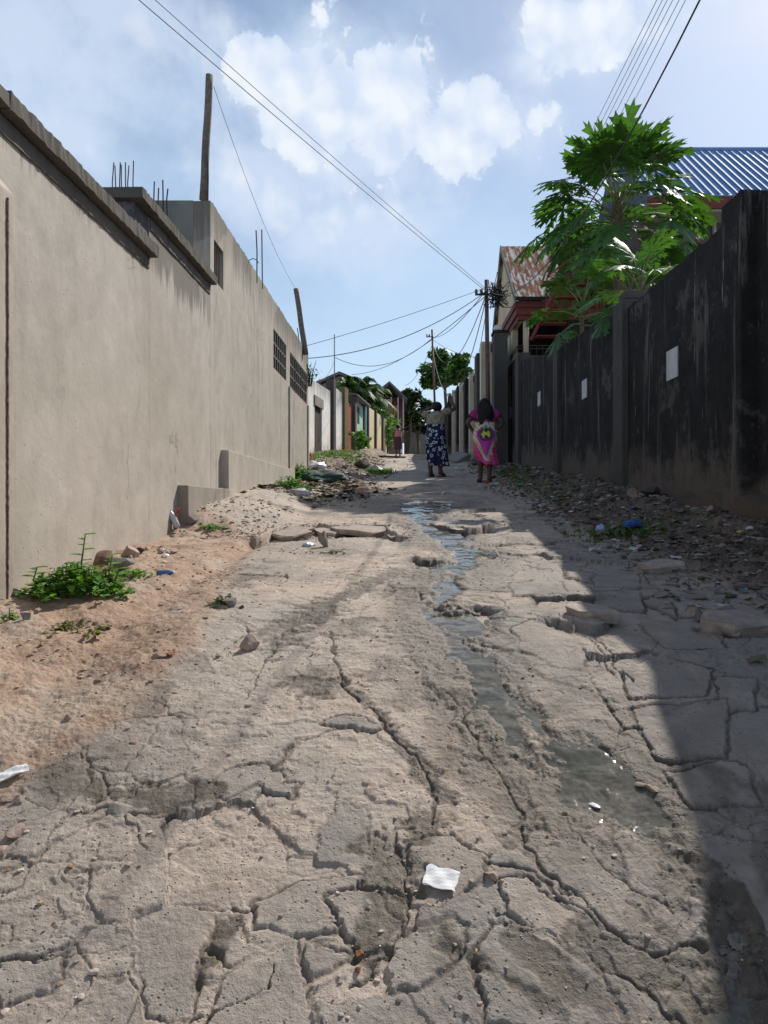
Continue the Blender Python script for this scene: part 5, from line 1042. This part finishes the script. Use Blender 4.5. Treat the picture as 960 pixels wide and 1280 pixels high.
stone(450, 1193, 22, 'small reddish brick chip in a slab joint near the bottom', S_RED, (1, .7, .6), 14); stone(447, 1212, 14, 'orange pebble just below the brick chip at the bottom', S_RED, (1, .8, .7), 15)
stone(595, 1192, 11, 'single yellow-tan pebble right of the bottom grey slab', stonemat('yellow_pebble', (.45, .33, .18)), (1, .9, .7), 16)
stone(585, 1107, 13, 'small grey chip beside the white paper', S_GREY, (1, .8, .6), 17); stone(615, 1100, 30, 'tan chunk wedged right of the slab with the white paper', S_TAN, (.6, 1.2, .5), 18, sink=.4); stone(627, 1145, 22, 'small grey chunk in the joint below the wedged tan chunk', S_GREY, (.8, 1, .5), 19)
stone(800, 975, 22, 'flat tan stone at the right edge of the running water', S_TAN, (1, .7, .4), 20); stone(818, 985, 26, 'larger flat tan stone in shadow beside the running water', S_TAN, (1, .7, .35), 21)
stone(940, 637, 56, 'big grey boulder slab at the foot of the black wall, right edge', S_GREY, (1.1, .8, .45), 22); stone(891, 640, 24, 'pale tan stone left of the big boulder slab', S_TAN, (1, .8, .6), 23)
stone(793, 624, 26, 'tan concrete lump at the footing under the second pier', S_TAN, (1, .8, .7), 24); stone(815, 622, 40, 'brown earth-coloured lump right of the tan concrete lump', S_DARK, (1, .8, .6), 25)
stone(870, 634, 26, 'flat grey chip lying before the brown wall footing', S_GREY, (1.1, .7, .35), 26); stone(664, 604, 14, 'grey stone at the edge of the bank by the pink dress', S_GREY, (1, .8, .7), 27)
stone(875, 778, 30, 'grey chunk standing on edge among the shaded slabs', S_GREY, (.7, .6, .9), 28); stone(870, 768, 26, 'tan chunk behind the chunk standing on edge', S_TAN, (1, .8, .6), 29)
stone(826, 748, 26, 'rounded dark grey chunk between the shaded slabs', S_GREY, (1.1, .8, .5), 30)
stone(150, 716, 34, 'concrete lump lying beside the broken ring at the wall', S_GREY, (1, .9, .8), 31); stone(162, 702, 36, 'long pale mortar lump leaning at the wall foot', S_PINK, (1.3, .6, .6), 32); stone(163, 706, 13, 'small pale stone beside the pale mortar lump', S_PINK, (1, .8, .7), 33)
stone(215, 692, 15, 'whitish stone at the wall foot left of the bottle', S_PINK, (1, .8, .6), 34); stone(200, 692, 12, 'crumbly white lump by the wall base', S_PINK, (1, .8, .7), 35); stone(183, 690, 12, 'pinkish pebble under the wall near the black can', S_PINK, (1, .8, .7), 46)
stone(30, 778, 20, 'grey lump of mortar below the corner footing at left', S_GREY, (1, .9, .8), 36); stone(404, 683, 24, 'upright grey concrete chunk standing in the ledge hollow', S_GREY, (.7, .5, 1.1), 37); stone(478, 668, 24, 'tilted concrete lump at the right end of the broken ledge', S_GREY, (1, .6, .8), 38)
stone(455, 587, 30, 'dark brown heap of burnt rubbish on the left verge', S_DARK, (1.2, .8, .5), 39, 'heap', 'rubbish_heap'); stone(212, 822, 14, 'orange-brown clod at the edge of the soil rut', S_RED, (1, .8, .6), 40); stone(198, 826, 22, 'tan clod left of the orange-brown clod', S_TAN, (1.1, .8, .5), 41)
stone(240, 655, 24, 'rough broken edge stone at the foot of the kerb block', S_GREY, (1, .8, .8), 42); stone(310, 880, 16, 'grey lump in the pale road crust left of centre', S_GREY, (1, .8, .4), 43, sink=.6); stone(930, 740, 16, 'dull red-brown clod in the shaded rubble', S_RED, (1, .8, .5), 44)

def plate(label, px, py, w, d, th, seed, tilt=(0, 0), lift=.0):
    r = random.Random(seed); n = 10; P = [(w * (1 + r.uniform(-.42, .25)) * math.cos(2 * math.pi * k / n), d * (1 + r.uniform(-.42, .25)) * math.sin(2 * math.pi * k / n)) for k in range(n)]; V = []
    for z, s in ((-th, .93), (-th * .3, 1.0), (0, .985)): V += [(a * s + r.uniform(-.008, .008), b * s + r.uniform(-.008, .008), z + (r.uniform(-.006, .006) if z else 0)) for a, b in P]
    Fc = [tuple(range(n))[::-1], tuple(2 * n + k for k in range(n))] + [(j * n + k, j * n + (k + 1) % n, (j + 1) * n + (k + 1) % n, (j + 1) * n + k) for j in (0, 1) for k in range(n)]
    o = MB().add(V, Fc).obj('broken_slab', S_SLAB); x, y = gpt(px, py); o.location = (x, y, (float(smooth_base(x, y)) + lift - .022 if seed in (1, 2, 3, 4, 5) else H(x, y) + th * .62)); o.rotation_euler = (R(5) + tilt[0], tilt[1], 0); return tag(o, label, 'slab')
S_SLAB = stonemat('broken_pavement', (.40, .335, .285))
plate('broken pavement plate overhanging the left end of the hollow ledge', 366, 665, .20, .30, .05, 1, (.02, -.05), .035); plate('broken pavement plate overhanging the middle of the hollow ledge', 412, 662, .15, .26, .045, 2, (-.03, .06), .02)
plate('wide broken plate roofing the right part of the hollow ledge', 456, 662, .26, .28, .05, 3, (.02, .03), .04); plate('tilted plate at the right end of the hollow ledge', 492, 664, .12, .24, .05, 4, (.05, -.16), .02)
plate('broken plate overhanging the small hollow right of the stream', 578, 658, .22, .40, .05, 5, (.0, .03), .03); 0 and plate('small loose plate lying left of the stream below the ledge', 538, 703, .13, .15, .04, 6, (.04, -.08), .045)
plate('pavement plate in the row just above the shadow edge by the stream', 592, 768, .18, .13, .04, 7, (.05, .04), .03); plate('loose rounded plate at the shadow edge right of the stream', 742, 775, .14, .12, .045, 8, (.03, .08), .04)
plate('big tilted slab lying in the shade among the rubble', 826, 712, .16, .16, .06, 9, (.05, -.12), .07); plate('thick cracked slab half out of the ground at the right edge', 925, 790, .19, .12, .07, 10, (.12, .1), .09)
chunk = [stone_mesh('concrete_chunk', 200 + k, (1, .75, .28), S_GREY) for k in range(4)]; rc = random.Random(21)
for k in range(26):
    px = rc.uniform(690, 955); py = rc.uniform(640, 800) if px > 800 else rc.uniform(600, 660); x, y = gpt(px, py)
    o = bpy.data.objects.new('concrete_chunk', chunk[k % 4]); COL.objects.link(o); s = rc.uniform(.03, .085); o.scale = (s, s, s); o.location = (x, y, H(x, y) + s * .08); o.rotation_euler = (rc.uniform(-.3, .3), rc.uniform(-.3, .3), rc.uniform(0, 6)); tag(o, 'flat grey concrete chunk lying in the shaded rubble below the black wall', 'concrete chunk', 'flat chunks in the shaded rubble')
def scatter_stuff():
    """loose gravel and rubble, uncountable"""
    ico = bmesh.new(); bmesh.ops.create_icosphere(ico, subdivisions=1, radius=1); bv = np.array([v.co[:] for v in ico.verts]); bf = np.array([[v.index for v in f.verts] for f in ico.faces]); ico.free()
    g = np.random.default_rng(3); PX, PY, S, K = [], [], [], []
    def zone(n, x0, x1, y0, y1, s0, s1, k, dens=None):
        x = g.uniform(x0, x1, n); y = y0 + (y1 - y0) * g.random(n) ** 1.4
        if dens is not None: m = dens(x, y) > g.random(n); x = x[m]; y = y[m]
        PX.append(x); PY.append(y); S.append(s0 * (s1 / s0) ** (g.random(x.size) ** 2.2)); K.append(np.full(x.size, k))
    cl = lambda x, y: sst(-.05, .2, fbm(x * 1.6, y * 1.6, 33, 3)) + .15
    zone(9000, -1.5, 1.6, 1.5, 7, .0018, .010, 0, cl); zone(5000, -2.0, -.7, 1.6, 8, .002, .016, 1, cl)
    bk = lambda x, y: sst(.0, .35, x - np.interp(y, [0, 3, 4.1, 5.4, 6.8, 9.5, 15, 40], [1.7, 1.65, 1.5, 1.42, 1.35, 1.48, 1.7, 1.8])) * (.45 + cl(x, y))
    zone(9000, 1.0, 2.75, 2.2, 10, .006, .042, 2, bk); zone(4000, 1.1, 2.75, 8, 22, .012, .06, 2, bk)
    hp = lambda x, y: np.exp(-((x + 1.3 - .0 * y) / .55) ** 2 - ((y - 12.2) / 2.2) ** 2) * 1.4
    zone(6500, -2.0, .2, 9.3, 18, .012, .055, 3, hp); zone(2500, -3, -.6, 14, 30, .015, .07, 3); zone(900, -1.5, .1, 6.2, 7.2, .004, .022, 0); zone(500, -2.0, -1.2, 6.3, 8.2, .005, .03, 0)
    x = np.concatenate(PX); y = np.concatenate(PY); s = np.concatenate(S); k = np.concatenate(K)
    z, b, M = ground_fields(x, y); ok = M['wet'] < .3; x, y, s, k, z = x[ok], y[ok], s[ok], k[ok], z[ok]
    n = x.size; a = g.uniform(0, 6.28, n); sc = s[:, None] * g.uniform([.6, .5, .18], [1.3, 1.0, .60], (n, 3)); jit = 1 + g.uniform(-.28, .28, (n, bv.shape[0], 1))
    P = bv[None] * jit * sc[:, None, :]; ca, sa = np.cos(a)[:, None], np.sin(a)[:, None]
    Q = np.stack([P[..., 0] * ca - P[..., 1] * sa + x[:, None], P[..., 0] * sa + P[..., 1] * ca + y[:, None], P[..., 2] + (z + sc[:, 2] * .4)[:, None]], -1)
    pal = {0: [(.42, .34, .27), (.36, .29, .23), (.50, .43, .36), (.22, .18, .15)], 1: [(.36, .25, .17), (.42, .32, .25), (.30, .18, .11), (.5, .42, .36)], 2: [(.10, .08, .065), (.17, .14, .115), (.26, .23, .20), (.34, .31, .28), (.13, .09, .06)], 3: [(.30, .25, .20), (.18, .14, .11), (.42, .39, .35), (.22, .15, .10), (.5, .48, .46)]}
    C = np.array([pal[int(q)][int(g.integers(len(pal[int(q)])))] for q in k]) * g.uniform(.8, 1.2, (n, 1)); C = np.repeat(C[:, None, :], bv.shape[0], 1)
    big_mesh('rubble', Q.reshape(-1, 3), (bf[None] + (np.arange(n) * bv.shape[0])[:, None, None]).reshape(-1, 3), C.reshape(-1, 3), M_RUB, 'loose gravel and broken rubble scattered over road and banks', 'gravel')
def big_mesh(name, V, T, C, mat, label, cat):
    me = bpy.data.meshes.new(name); me.from_pydata(V.tolist(), [], T.tolist()); me.update(); at_ = me.color_attributes.new('col', 'FLOAT_COLOR', 'POINT'); at_.data.foreach_set('color', np.concatenate([C, np.ones((len(C), 1))], 1).astype(np.float32).ravel())
    o = link(name, me, mat); return tag(o, label, cat, None, 'stuff')
M_RUB = colmat('rubble_colours', .95)
scatter_stuff()
def litter():
    g = np.random.default_rng(8); V = []; T = []; C = []
    cols = [(.55, .55, .55), (.6, .58, .52), (.10, .16, .34), (.4, .08, .06), (.25, .2, .12), (.3, .27, .2), (.12, .10, .08), (.16, .13, .08), (.2, .16, .1), (.05, .05, .055), (.35, .32, .1), (.10, .22, .18)]; wts = np.array([1.4, 1.5, .35, .35, 2.5, 2.5, 3, 3, 3, 1, .2, .25]); wts /= wts.sum()
    def put(n, fx, s0, s1, pale=1):
        X, Y = fx(n); Z = ground_fields(X, Y)[0]
        for x, y, z in zip(X, Y, Z):
            s = s0 * (s1 / s0) ** g.random(); a = g.uniform(0, 6.28); d = np.array([math.cos(a), math.sin(a), g.uniform(-.25, .25)]); b = np.array([-d[1], d[0], g.uniform(-.4, .4)]); w = g.uniform(.25, .8); o = len(V); c = np.array([x, y, z + .005 + s * .1])
            for u, v in ((-1, -1), (0, -.8), (1, -1), (1, .7), (.1, 1), (-1, .8)): V.append(c + d * s * u * g.uniform(.7, 1.1) + b * s * w * v * g.uniform(.6, 1.1) + np.array([0, 0, g.uniform(0, .35) * s]))
            T.extend([(o, o + 1, o + 4), (o, o + 4, o + 5), (o + 1, o + 2, o + 3), (o + 1, o + 3, o + 4)]); q = cols[int(g.choice(len(cols), p=wts))]; C.extend([q] * 6)
    put(3200, lambda n: (np.clip(g.normal(2.15, .38, n), 1.4, 2.75), 2.6 + 11 * g.random(n) ** 1.3), .006, .045); put(500, lambda n: (np.clip(g.normal(2.2, .35, n), 1.5, 2.75), g.uniform(12, 22, n)), .02, .09)
    put(1300, lambda n: (np.clip(g.normal(-1.35, .42, n), -2.0, .1), g.normal(12.0, 1.3, n)), .02, .09); put(260, lambda n: (g.normal(-1.6, .5, n), g.uniform(14, 28, n)), .03, .12); put(90, lambda n: (g.uniform(-1.95, -1.2, n), g.uniform(4.3, 6.6, n)), .006, .025); put(120, lambda n: (g.uniform(-1.2, 1.1, n), g.uniform(2, 7, n)), .003, .010)
    big_mesh('litter', np.array(V), np.array(T), np.array(C), M_RUB, 'flattened scraps of litter and dead leaves trodden into both banks', 'litter')
litter()
# ------------------------------------------------------------------ single pieces of rubbish
def on_ground(o, px, py, dz=0, rot=(0, 0, 0)):
    x, y = gpt(px, py); o.location = (x, y, H(x, y) + dz); o.rotation_euler = rot; return o
def sheet(name, label, px, py, w, h, mat, rz, seed, cat, tilt=(0, 0), th=.004, dz=.012, crumple=.004):
    r = random.Random(seed); nx, ny = 8, 6; V = []
    for z in (0, th):
        for j in range(ny + 1):
            for i in range(nx + 1):
                u, v = i / nx - .5, j / ny - .5; e_ = max(abs(u), abs(v)) > .45
                V.append((u * w + (r.uniform(-.04, .04) * w if e_ else 0), v * h + (r.uniform(-.05, .05) * h if e_ else 0), z + crumple * math.sin(u * 9 + seed) * math.cos(v * 7)))
    m = (nx + 1) * (ny + 1); I = lambda i, j, k: k * m + j * (nx + 1) + i; Fc = []
    for j in range(ny):
        for i in range(nx): Fc += [(I(i, j, 1), I(i + 1, j, 1), I(i + 1, j + 1, 1), I(i, j + 1, 1)), (I(i, j + 1, 0), I(i + 1, j + 1, 0), I(i + 1, j, 0), I(i, j, 0))]
    for i in range(nx): Fc += [(I(i, 0, 0), I(i + 1, 0, 0), I(i + 1, 0, 1), I(i, 0, 1)), (I(i + 1, ny, 0), I(i, ny, 0), I(i, ny, 1), I(i + 1, ny, 1))]
    for j in range(ny): Fc += [(I(0, j + 1, 0), I(0, j, 0), I(0, j, 1), I(0, j + 1, 1)), (I(nx, j, 0), I(nx, j + 1, 0), I(nx, j + 1, 1), I(nx, j, 1))]
    o = MB().add(V, Fc).obj(name, mat); on_ground(o, px, py, dz, (0, 0, 0)); x, y = gpt(px, py); g_ = .05; zz_ = ground_fields([x, x, x - g_, x + g_, x], [y - g_, y + g_, y, y, y])[0]; nrm = Vector((-(zz_[3] - zz_[2]) / (2 * g_), -(zz_[1] - zz_[0]) / (2 * g_), 1)).normalized(); o.rotation_mode = 'QUATERNION'; o.rotation_quaternion = nrm.to_track_quat('Z', 'Y') @ Matrix.Rotation(rz, 3, 'Z').to_quaternion(); o.location.z += .003; return tag(o, label, cat)
M_PAPER = simple('white_paper', (.80, .80, .79), .7, .03, 20, .1)
sheet('paper_scrap', 'white scrap of paper lying on a grey slab near the bottom', 551, 1106, .085, .060, M_PAPER, -.25, 2, 'paper', (.02, .0), .003, .004, .002)
sheet('foam_strip', 'white strip lying on the ground at the left edge', 10, 966, .11, .035, M_PAPER, .5, 3, 'strip', (0, .05), .005, .015)
def bottle(label, px, py, L, rad, mat, rot, capmat):
    t = thing('plastic_bottle', label, 'bottle'); MB().lathe([(0, 0), (rad, .01 * L), (rad, .3 * L), (rad * .93, .35 * L), (rad, .4 * L), (rad, .66 * L), (rad * .7, .8 * L), (rad * .38, .9 * L), (rad * .38, .93 * L)], 16).obj('bottle_body', mat, t, True)
    MB().lathe([(rad * .45, .93 * L), (rad * .45, L), (0, L)], 12).obj('cap', capmat, t, True); on_ground(t, px, py, rad, rot); return t
def plas(name, c, rough=.25):
    m = Mat(name); m.set(c, rough, 0, .6); m.bump(m.noise(30, 3), .3, .01); return m.m
P_CLEAR = plas('dusty_clear_plastic', (.50, .54, .58)); P_BLUE = plas('blue_plastic', (.05, .16, .38)); P_WHITE = plas('white_plastic_film', (.62, .63, .64), .4)
bottle('crushed blue and white plastic bottle lying on the soil by the wall', 196, 722, .10, .017, P_BLUE, (0, R(88), .1), P_WHITE)
bottle('clear bottle leaning against the wall foot by the kerb block', 222, 662, .17, .028, P_CLEAR, (0, R(-25), .3), simple('red_cap', (.35, .05, .03), .5))
bottle('black can lying at the wall foot behind the pale stones', 167, 694, .09, .024, plas('black_plastic', (.02, .02, .022)), (R(80), 0, 1.2), S_DARK)
pi = MB().tube([(0, 0, -.1), (0, 0, .14), (.02, 0, .17), (.05, -.02, .17)], .018, 8).obj('drain_pipe', simple('orange_pipe', (.30, .10, .05), .7)); on_ground(pi, 217, 660); pi.location.x = XL + .03; tag(pi, 'short orange-brown pipe bent out of the wall foot', 'pipe')
ring = thing('broken_ring', 'broken brown clay ring leaning among weeds at the wall foot', 'ring'); q = MB(); q.lathe([(.075, 0), (.085, .02), (.085, .10), (.07, .10), (.07, .02), (.075, 0)], 26, (0, 0, 0), .3, 4.9); q.obj('ring_body', simple('brown_clay', (.17, .10, .07), .85, .35, 25, .5), ring, True); on_ground(ring, 133, 718, .01, (R(-38), .15, .2))
def bag(label, px, py, rad, mat, seed, asp=(1, .8, .5), cat='bag', name='plastic_bag'):
    x, y = gpt(px, py); bm = bmesh.new(); bmesh.ops.create_icosphere(bm, subdivisions=4, radius=1); rr = np.array([v.co[:] for v in bm.verts])
    d = 1 + .9 * fbm(rr[:, 0] * 1.6 + seed, rr[:, 1] * 1.6 + rr[:, 2] * 1.3, seed, 3) + .5 * np.abs(fbm(rr[:, 0] * 5 + seed, rr[:, 1] * 5 + rr[:, 2] * 4, seed + 3, 3))
    for v, k in zip(bm.verts, d): v.co = Vector((v.co.x * asp[0] * k, v.co.y * asp[1] * k, max(v.co.z, -.35) * asp[2] * k)) * rad
    me = bpy.data.meshes.new(name); bm.to_mesh(me); bm.free(); o = link(name, me, mat, None, True); o.location = (x, y, H(x, y) + rad * .1); o.rotation_euler = (0, 0, seed); return tag(o, label, cat)
bag('pale blue rag crumpled beside the black wall bank', 752, 660, .085, plas('light_blue_cloth', (.22, .38, .66), .7), 3, (.55, 1.5, .6), 'rag', 'cloth_rag'); bag('long deep blue rag stretched right of the pale blue rag', 795, 655, .13, plas('deep_blue_cloth', (.04, .12, .34), .8), 4, (1.5, .45, .3), 'rag', 'cloth_rag')
bag('small red rag lying against the pale blue rag', 751, 660, .034, plas('red_cloth', (.5, .05, .04), .8), 5, (1, .8, .7), 'rag', 'cloth_rag'); bag('grey-pink crumpled bag behind the blue rags', 768, 652, .06, plas('grey_pink_film', (.22, .15, .15), .6), 6)
bag('torn pale packet with pink marks on the shaded slabs', 800, 682, .035, plas('pink_white_film', (.55, .42, .46), .5), 7, (1.2, .6, .4), 'packet', 'torn_packet'); bag('white packet lying on the bank below the tan stone', 770, 627, .035, P_WHITE, 8, (1, .7, .5), 'packet', 'torn_packet')
bag('yellow scrap on the bank near the right edge', 926, 661, .022, plas('yellow_film', (.55, .45, .05), .5), 9, (1, .7, .6), 'packet', 'torn_packet'); bag('white scrap right of the yellow scrap', 938, 661, .03, P_WHITE, 10, (1.2, .6, .5), 'packet', 'torn_packet')
bag('white packet on the wall side of the soil strip', 207, 700, .03, P_WHITE, 11, (1.1, .7, .5), 'packet', 'torn_packet'); bag('grey crumpled packet at the wall foot among stones', 202, 688, .035, plas('grey_film', (.35, .34, .34), .6), 12, (1, .7, .6), 'packet', 'torn_packet')
bag('rust brown crumpled sack against the far corner of the concrete building', 383, 586, .22, simple('rust_sack', (.22, .07, .035), .9), 13, (.8, .7, 1.4), 'sack', 'old_sack'); bag('large white plastic bag on the rubbish heap', 396, 588, .24, P_WHITE, 14, (1.2, .8, .6)); bag('orange scrap near the foot of the rubbish heap', 378, 604, .07, plas('orange_film', (.6, .16, .05), .5), 15, (1, .7, .6), 'packet', 'torn_packet')
bag('tangled dark green net spread over the rubbish heap', 402, 600, .42, plas('dark_green_net', (.02, .05, .045), .8), 16, (1.3, .8, .35), 'net', 'old_net'); bag('small white bag at the right edge of the heap', 425, 597, .14, P_WHITE, 17, (1, .7, .6)); bag('grey sack lying flat at the near edge of the heap', 372, 619, .16, plas('grey_sack', (.34, .34, .36), .7), 18, (1.7, .6, .4), 'sack', 'old_sack')
bag('pale grey bag on the verge left of the far woman', 468, 590, .2, plas('grey_bag', (.36, .36, .38), .5), 19, (1, .8, .7)); bag('small pale packet in the hollow of the broken ledge', 386, 681, .045, P_CLEAR, 20, (1.2, .8, .5), 'packet', 'torn_packet'); bag('white scrap of film caught in the running water', 742, 996, .016, P_WHITE, 21, (1.5, .7, .25), 'packet', 'torn_packet')
pl_ = MB().box(-.9, .9, -.35, .35, 0, .08).obj('concrete_plank', S_DARK, None, False, .01); on_ground(pl_, 489, 572.5, .04, (0, .03, .2)); pl_.scale = (.7, .7, .7); tag(pl_, 'dark flat slab lying across the street before the far woman', 'slab')

# ------------------------------------------------------------------ sky, sun and camera
SUN = Vector((.62, .86, 1.0)).normalized()
wd = bpy.data.worlds.new('World'); SC.world = wd; wd.use_nodes = True; nt = wd.node_tree; nt.nodes.clear(); N = nt.nodes.new; Lk = nt.links.new
out = N('ShaderNodeOutputWorld'); bg = N('ShaderNodeBackground'); bg.inputs[1].default_value = .12; Lk(bg.outputs[0], out.inputs[0])
sky = N('ShaderNodeTexSky'); sky.sky_type = 'NISHITA'; sky.sun_disc = False; sky.sun_elevation = math.asin(SUN.z); sky.sun_rotation = math.atan2(SUN.x, SUN.y); sky.air_density = 1.0; sky.dust_density = .6; sky.ozone_density = .35
tc = N('ShaderNodeTexCoord'); sp = N('ShaderNodeSeparateXYZ'); Lk(tc.outputs['Generated'], sp.inputs[0])
def wm(op, a, b=0, c=0):
    o = N('ShaderNodeMath'); o.operation = op
    for i, v in enumerate((a, b, c)):
        if hasattr(v, 'node'): Lk(v, o.inputs[i])
        else: o.inputs[i].default_value = v
    return o.outputs[0]
az = wm('ARCTAN2', sp.outputs[0], sp.outputs[1]); el = wm('ARCSINE', sp.outputs[2])
cb_ = N('ShaderNodeCombineXYZ'); Lk(az, cb_.inputs[0]); Lk(el, cb_.inputs[1])
def wn(scale, det, rough, dist=0, off=(0, 0, 0), sc=(1, 1, 1)):
    mp = N('ShaderNodeMapping'); mp.inputs['Location'].default_value = off; mp.inputs['Scale'].default_value = sc; Lk(cb_.outputs[0], mp.inputs[0]); o = N('ShaderNodeTexNoise'); o.inputs['Scale'].default_value = scale; o.inputs['Detail'].default_value = det; o.inputs['Roughness'].default_value = rough; o.inputs['Distortion'].default_value = dist; Lk(mp.outputs[0], o.inputs['Vector']); return o.outputs[0]
def ae(px, py):
    u = (px - CX) / F; v = (CY - py) / F; return math.atan(u), math.atan(v / math.sqrt(1 + u * u))
NT_ = 5
BL = [(378, 122, 100, 92), (480, 138, 105, 90), (580, 160, 92, 70), (328, 95, 50, 60), (720, 45, 95, 50), (430, 200, 140, 70), (330, 235, 120, 80), (450, 290, 130, 70),
      (50, 60, 230, 130), (50, 165, 150, 75), (150, 20, 170, 60), (840, 20, 120, 45), (660, 80, 60, 30)]
dens = None; crisp = None
for i_, (x, y, w_, h_) in enumerate(BL):
    a0, e0_ = ae(x, y); sx = w_ / F * math.cos(a0) ** 2; sy = h_ / F * .80
    d = wm('SQRT', wm('ADD', wm('POWER', wm('DIVIDE', wm('SUBTRACT', az, a0), sx), 2), wm('POWER', wm('DIVIDE', wm('SUBTRACT', el, e0_), sy), 2)))
    v = wm('SUBTRACT', 1.0, d)
    if i_ < NT_: crisp = v if crisp is None else wm('SMOOTH_MAX', crisp, v, .2)
    dens = v if dens is None else wm('SMOOTH_MAX', dens, v, .25)
dens = wm('MAXIMUM', dens, -1.2)
back_fill = wm('MULTIPLY', wm('LESS_THAN', sp.outputs[1], -.05), wm('SUBTRACT', wn(2.2, 5, .55, 0, (3, 0, 0), (1, 1.8, 1)), .27)); dens = wm('ADD', dens, wm('MULTIPLY', back_fill, 5.0))  # unseen cloud cover behind the camera, added to brighten the shade
n1 = wn(7, 9, .58, .3); n2 = wn(26, 6, .6, .2, (4, 1, 0))
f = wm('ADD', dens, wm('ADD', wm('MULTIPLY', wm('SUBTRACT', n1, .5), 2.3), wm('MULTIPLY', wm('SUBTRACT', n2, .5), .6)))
def bil(sc_, off):
    mp = N('ShaderNodeMapping'); mp.inputs['Location'].default_value = off; Lk(cb_.outputs[0], mp.inputs[0]); wv = N('ShaderNodeTexNoise'); wv.inputs['Scale'].default_value = sc_ * 1.1; wv.inputs['Detail'].default_value = 3; Lk(mp.outputs[0], wv.inputs['Vector']); ad = N('ShaderNodeMix'); ad.data_type = 'RGBA'; ad.inputs[0].default_value = .04; Lk(mp.outputs[0], ad.inputs[6]); Lk(wv.outputs[1], ad.inputs[7]); vo = N('ShaderNodeTexVoronoi'); vo.voronoi_dimensions = '2D'; vo.feature = 'SMOOTH_F1' if sc_ < 20 else 'F1'; vo.inputs['Scale'].default_value = sc_;
    if sc_ < 20: vo.inputs['Smoothness'].default_value = .35
    Lk(ad.outputs[2], vo.inputs['Vector']); return wm('SUBTRACT', .45, vo.outputs[0])
B1 = bil(13, (0, 0, 0)); B2 = bil(31, (2, 1, 0)); bl = wm('ADD', wm('MULTIPLY', B1, .75), wm('ADD', wm('MULTIPLY', B2, .42), wm('MULTIPLY', bil(70, (5, 2, 0)), .22)))
fc = wm('ADD', crisp, wm('ADD', bl, wm('MULTIPLY', wm('SUBTRACT', n1, .5), 1.1)))
mcr = N('ShaderNodeMapRange'); mcr.interpolation_type = 'SMOOTHSTEP'; mcr.inputs[1].default_value = .02; mcr.inputs[2].default_value = .26; Lk(fc, mcr.inputs[0])
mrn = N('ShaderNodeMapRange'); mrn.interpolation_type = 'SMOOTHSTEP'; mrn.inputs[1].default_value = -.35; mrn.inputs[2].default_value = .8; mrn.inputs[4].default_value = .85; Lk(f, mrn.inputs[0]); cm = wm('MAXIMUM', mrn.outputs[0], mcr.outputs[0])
veil = N('ShaderNodeMapRange'); veil.interpolation_type = 'SMOOTHSTEP'; veil.inputs[1].default_value = .25; veil.inputs[2].default_value = .85; veil.inputs[3].default_value = .0; veil.inputs[4].default_value = .7
Lk(wm('ADD', wn(3.2, 6, .6, .2, (1, 2, 0), (1, 1.6, 1)), wm('SUBTRACT', .25, wm('MULTIPLY', el, .55))), veil.inputs[0])
shade = N('ShaderNodeMapRange'); shade.inputs[1].default_value = .0; shade.inputs[2].default_value = 1.3; shade.inputs[3].default_value = 0; shade.inputs[4].default_value = 1; bh1 = wm('ADD', B1, wm('MULTIPLY', B2, .5)); bh2 = wm('ADD', bil(13, (-.012, -.016, 0)), wm('MULTIPLY', bil(31, (1.988, .984, 0)), .5)); Lk(wm('ADD', wm('MULTIPLY', fc, .55), wm('ADD', .28, wm('MULTIPLY', wm('SUBTRACT', bh1, bh2), 1.5))), shade.inputs[0])
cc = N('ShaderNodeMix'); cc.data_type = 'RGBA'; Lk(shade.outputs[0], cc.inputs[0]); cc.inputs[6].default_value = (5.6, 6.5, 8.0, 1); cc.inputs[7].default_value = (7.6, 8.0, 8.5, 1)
mv = N('ShaderNodeMix'); mv.data_type = 'RGBA'; Lk(veil.outputs[0], mv.inputs[0]); Lk(sky.outputs[0], mv.inputs[6]); mv.inputs[7].default_value = (4.9, 6.5, 8.3, 1)
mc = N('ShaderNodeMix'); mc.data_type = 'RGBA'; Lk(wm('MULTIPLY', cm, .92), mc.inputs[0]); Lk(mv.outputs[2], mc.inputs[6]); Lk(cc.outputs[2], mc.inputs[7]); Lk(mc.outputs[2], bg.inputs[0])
sl_ = bpy.data.lights.new('sun', 'SUN'); sl_.energy = 5.0; sl_.angle = R(.53); sl_.color = (1, .955, .88); so = bpy.data.objects.new('sun', sl_); COL.objects.link(so); so.rotation_euler = SUN.to_track_quat('Z', 'Y').to_euler(); so.location = SUN * 60
cam = bpy.data.cameras.new('camera'); co = bpy.data.objects.new('camera', cam); COL.objects.link(co); co.location = (0, 0, 0); co.rotation_euler = (R(90), 0, 0)
cam.sensor_fit = 'VERTICAL'; cam.sensor_height = 36; cam.sensor_width = 27; cam.lens = F / 1280 * 36; cam.shift_x = (480 - CX) / 1280; cam.shift_y = (CY - 640) / 1280; cam.clip_end = 3000; cam.clip_start = .05; SC.camera = co
SC.view_settings.view_transform = 'Standard'; SC.view_settings.look = 'None'; SC.view_settings.exposure = 0; SC.view_settings.gamma = 1
SC.render.resolution_x = 768; SC.render.resolution_y = 1024
SC.cycles.max_bounces = 6; SC.cycles.transparent_max_bounces = 8
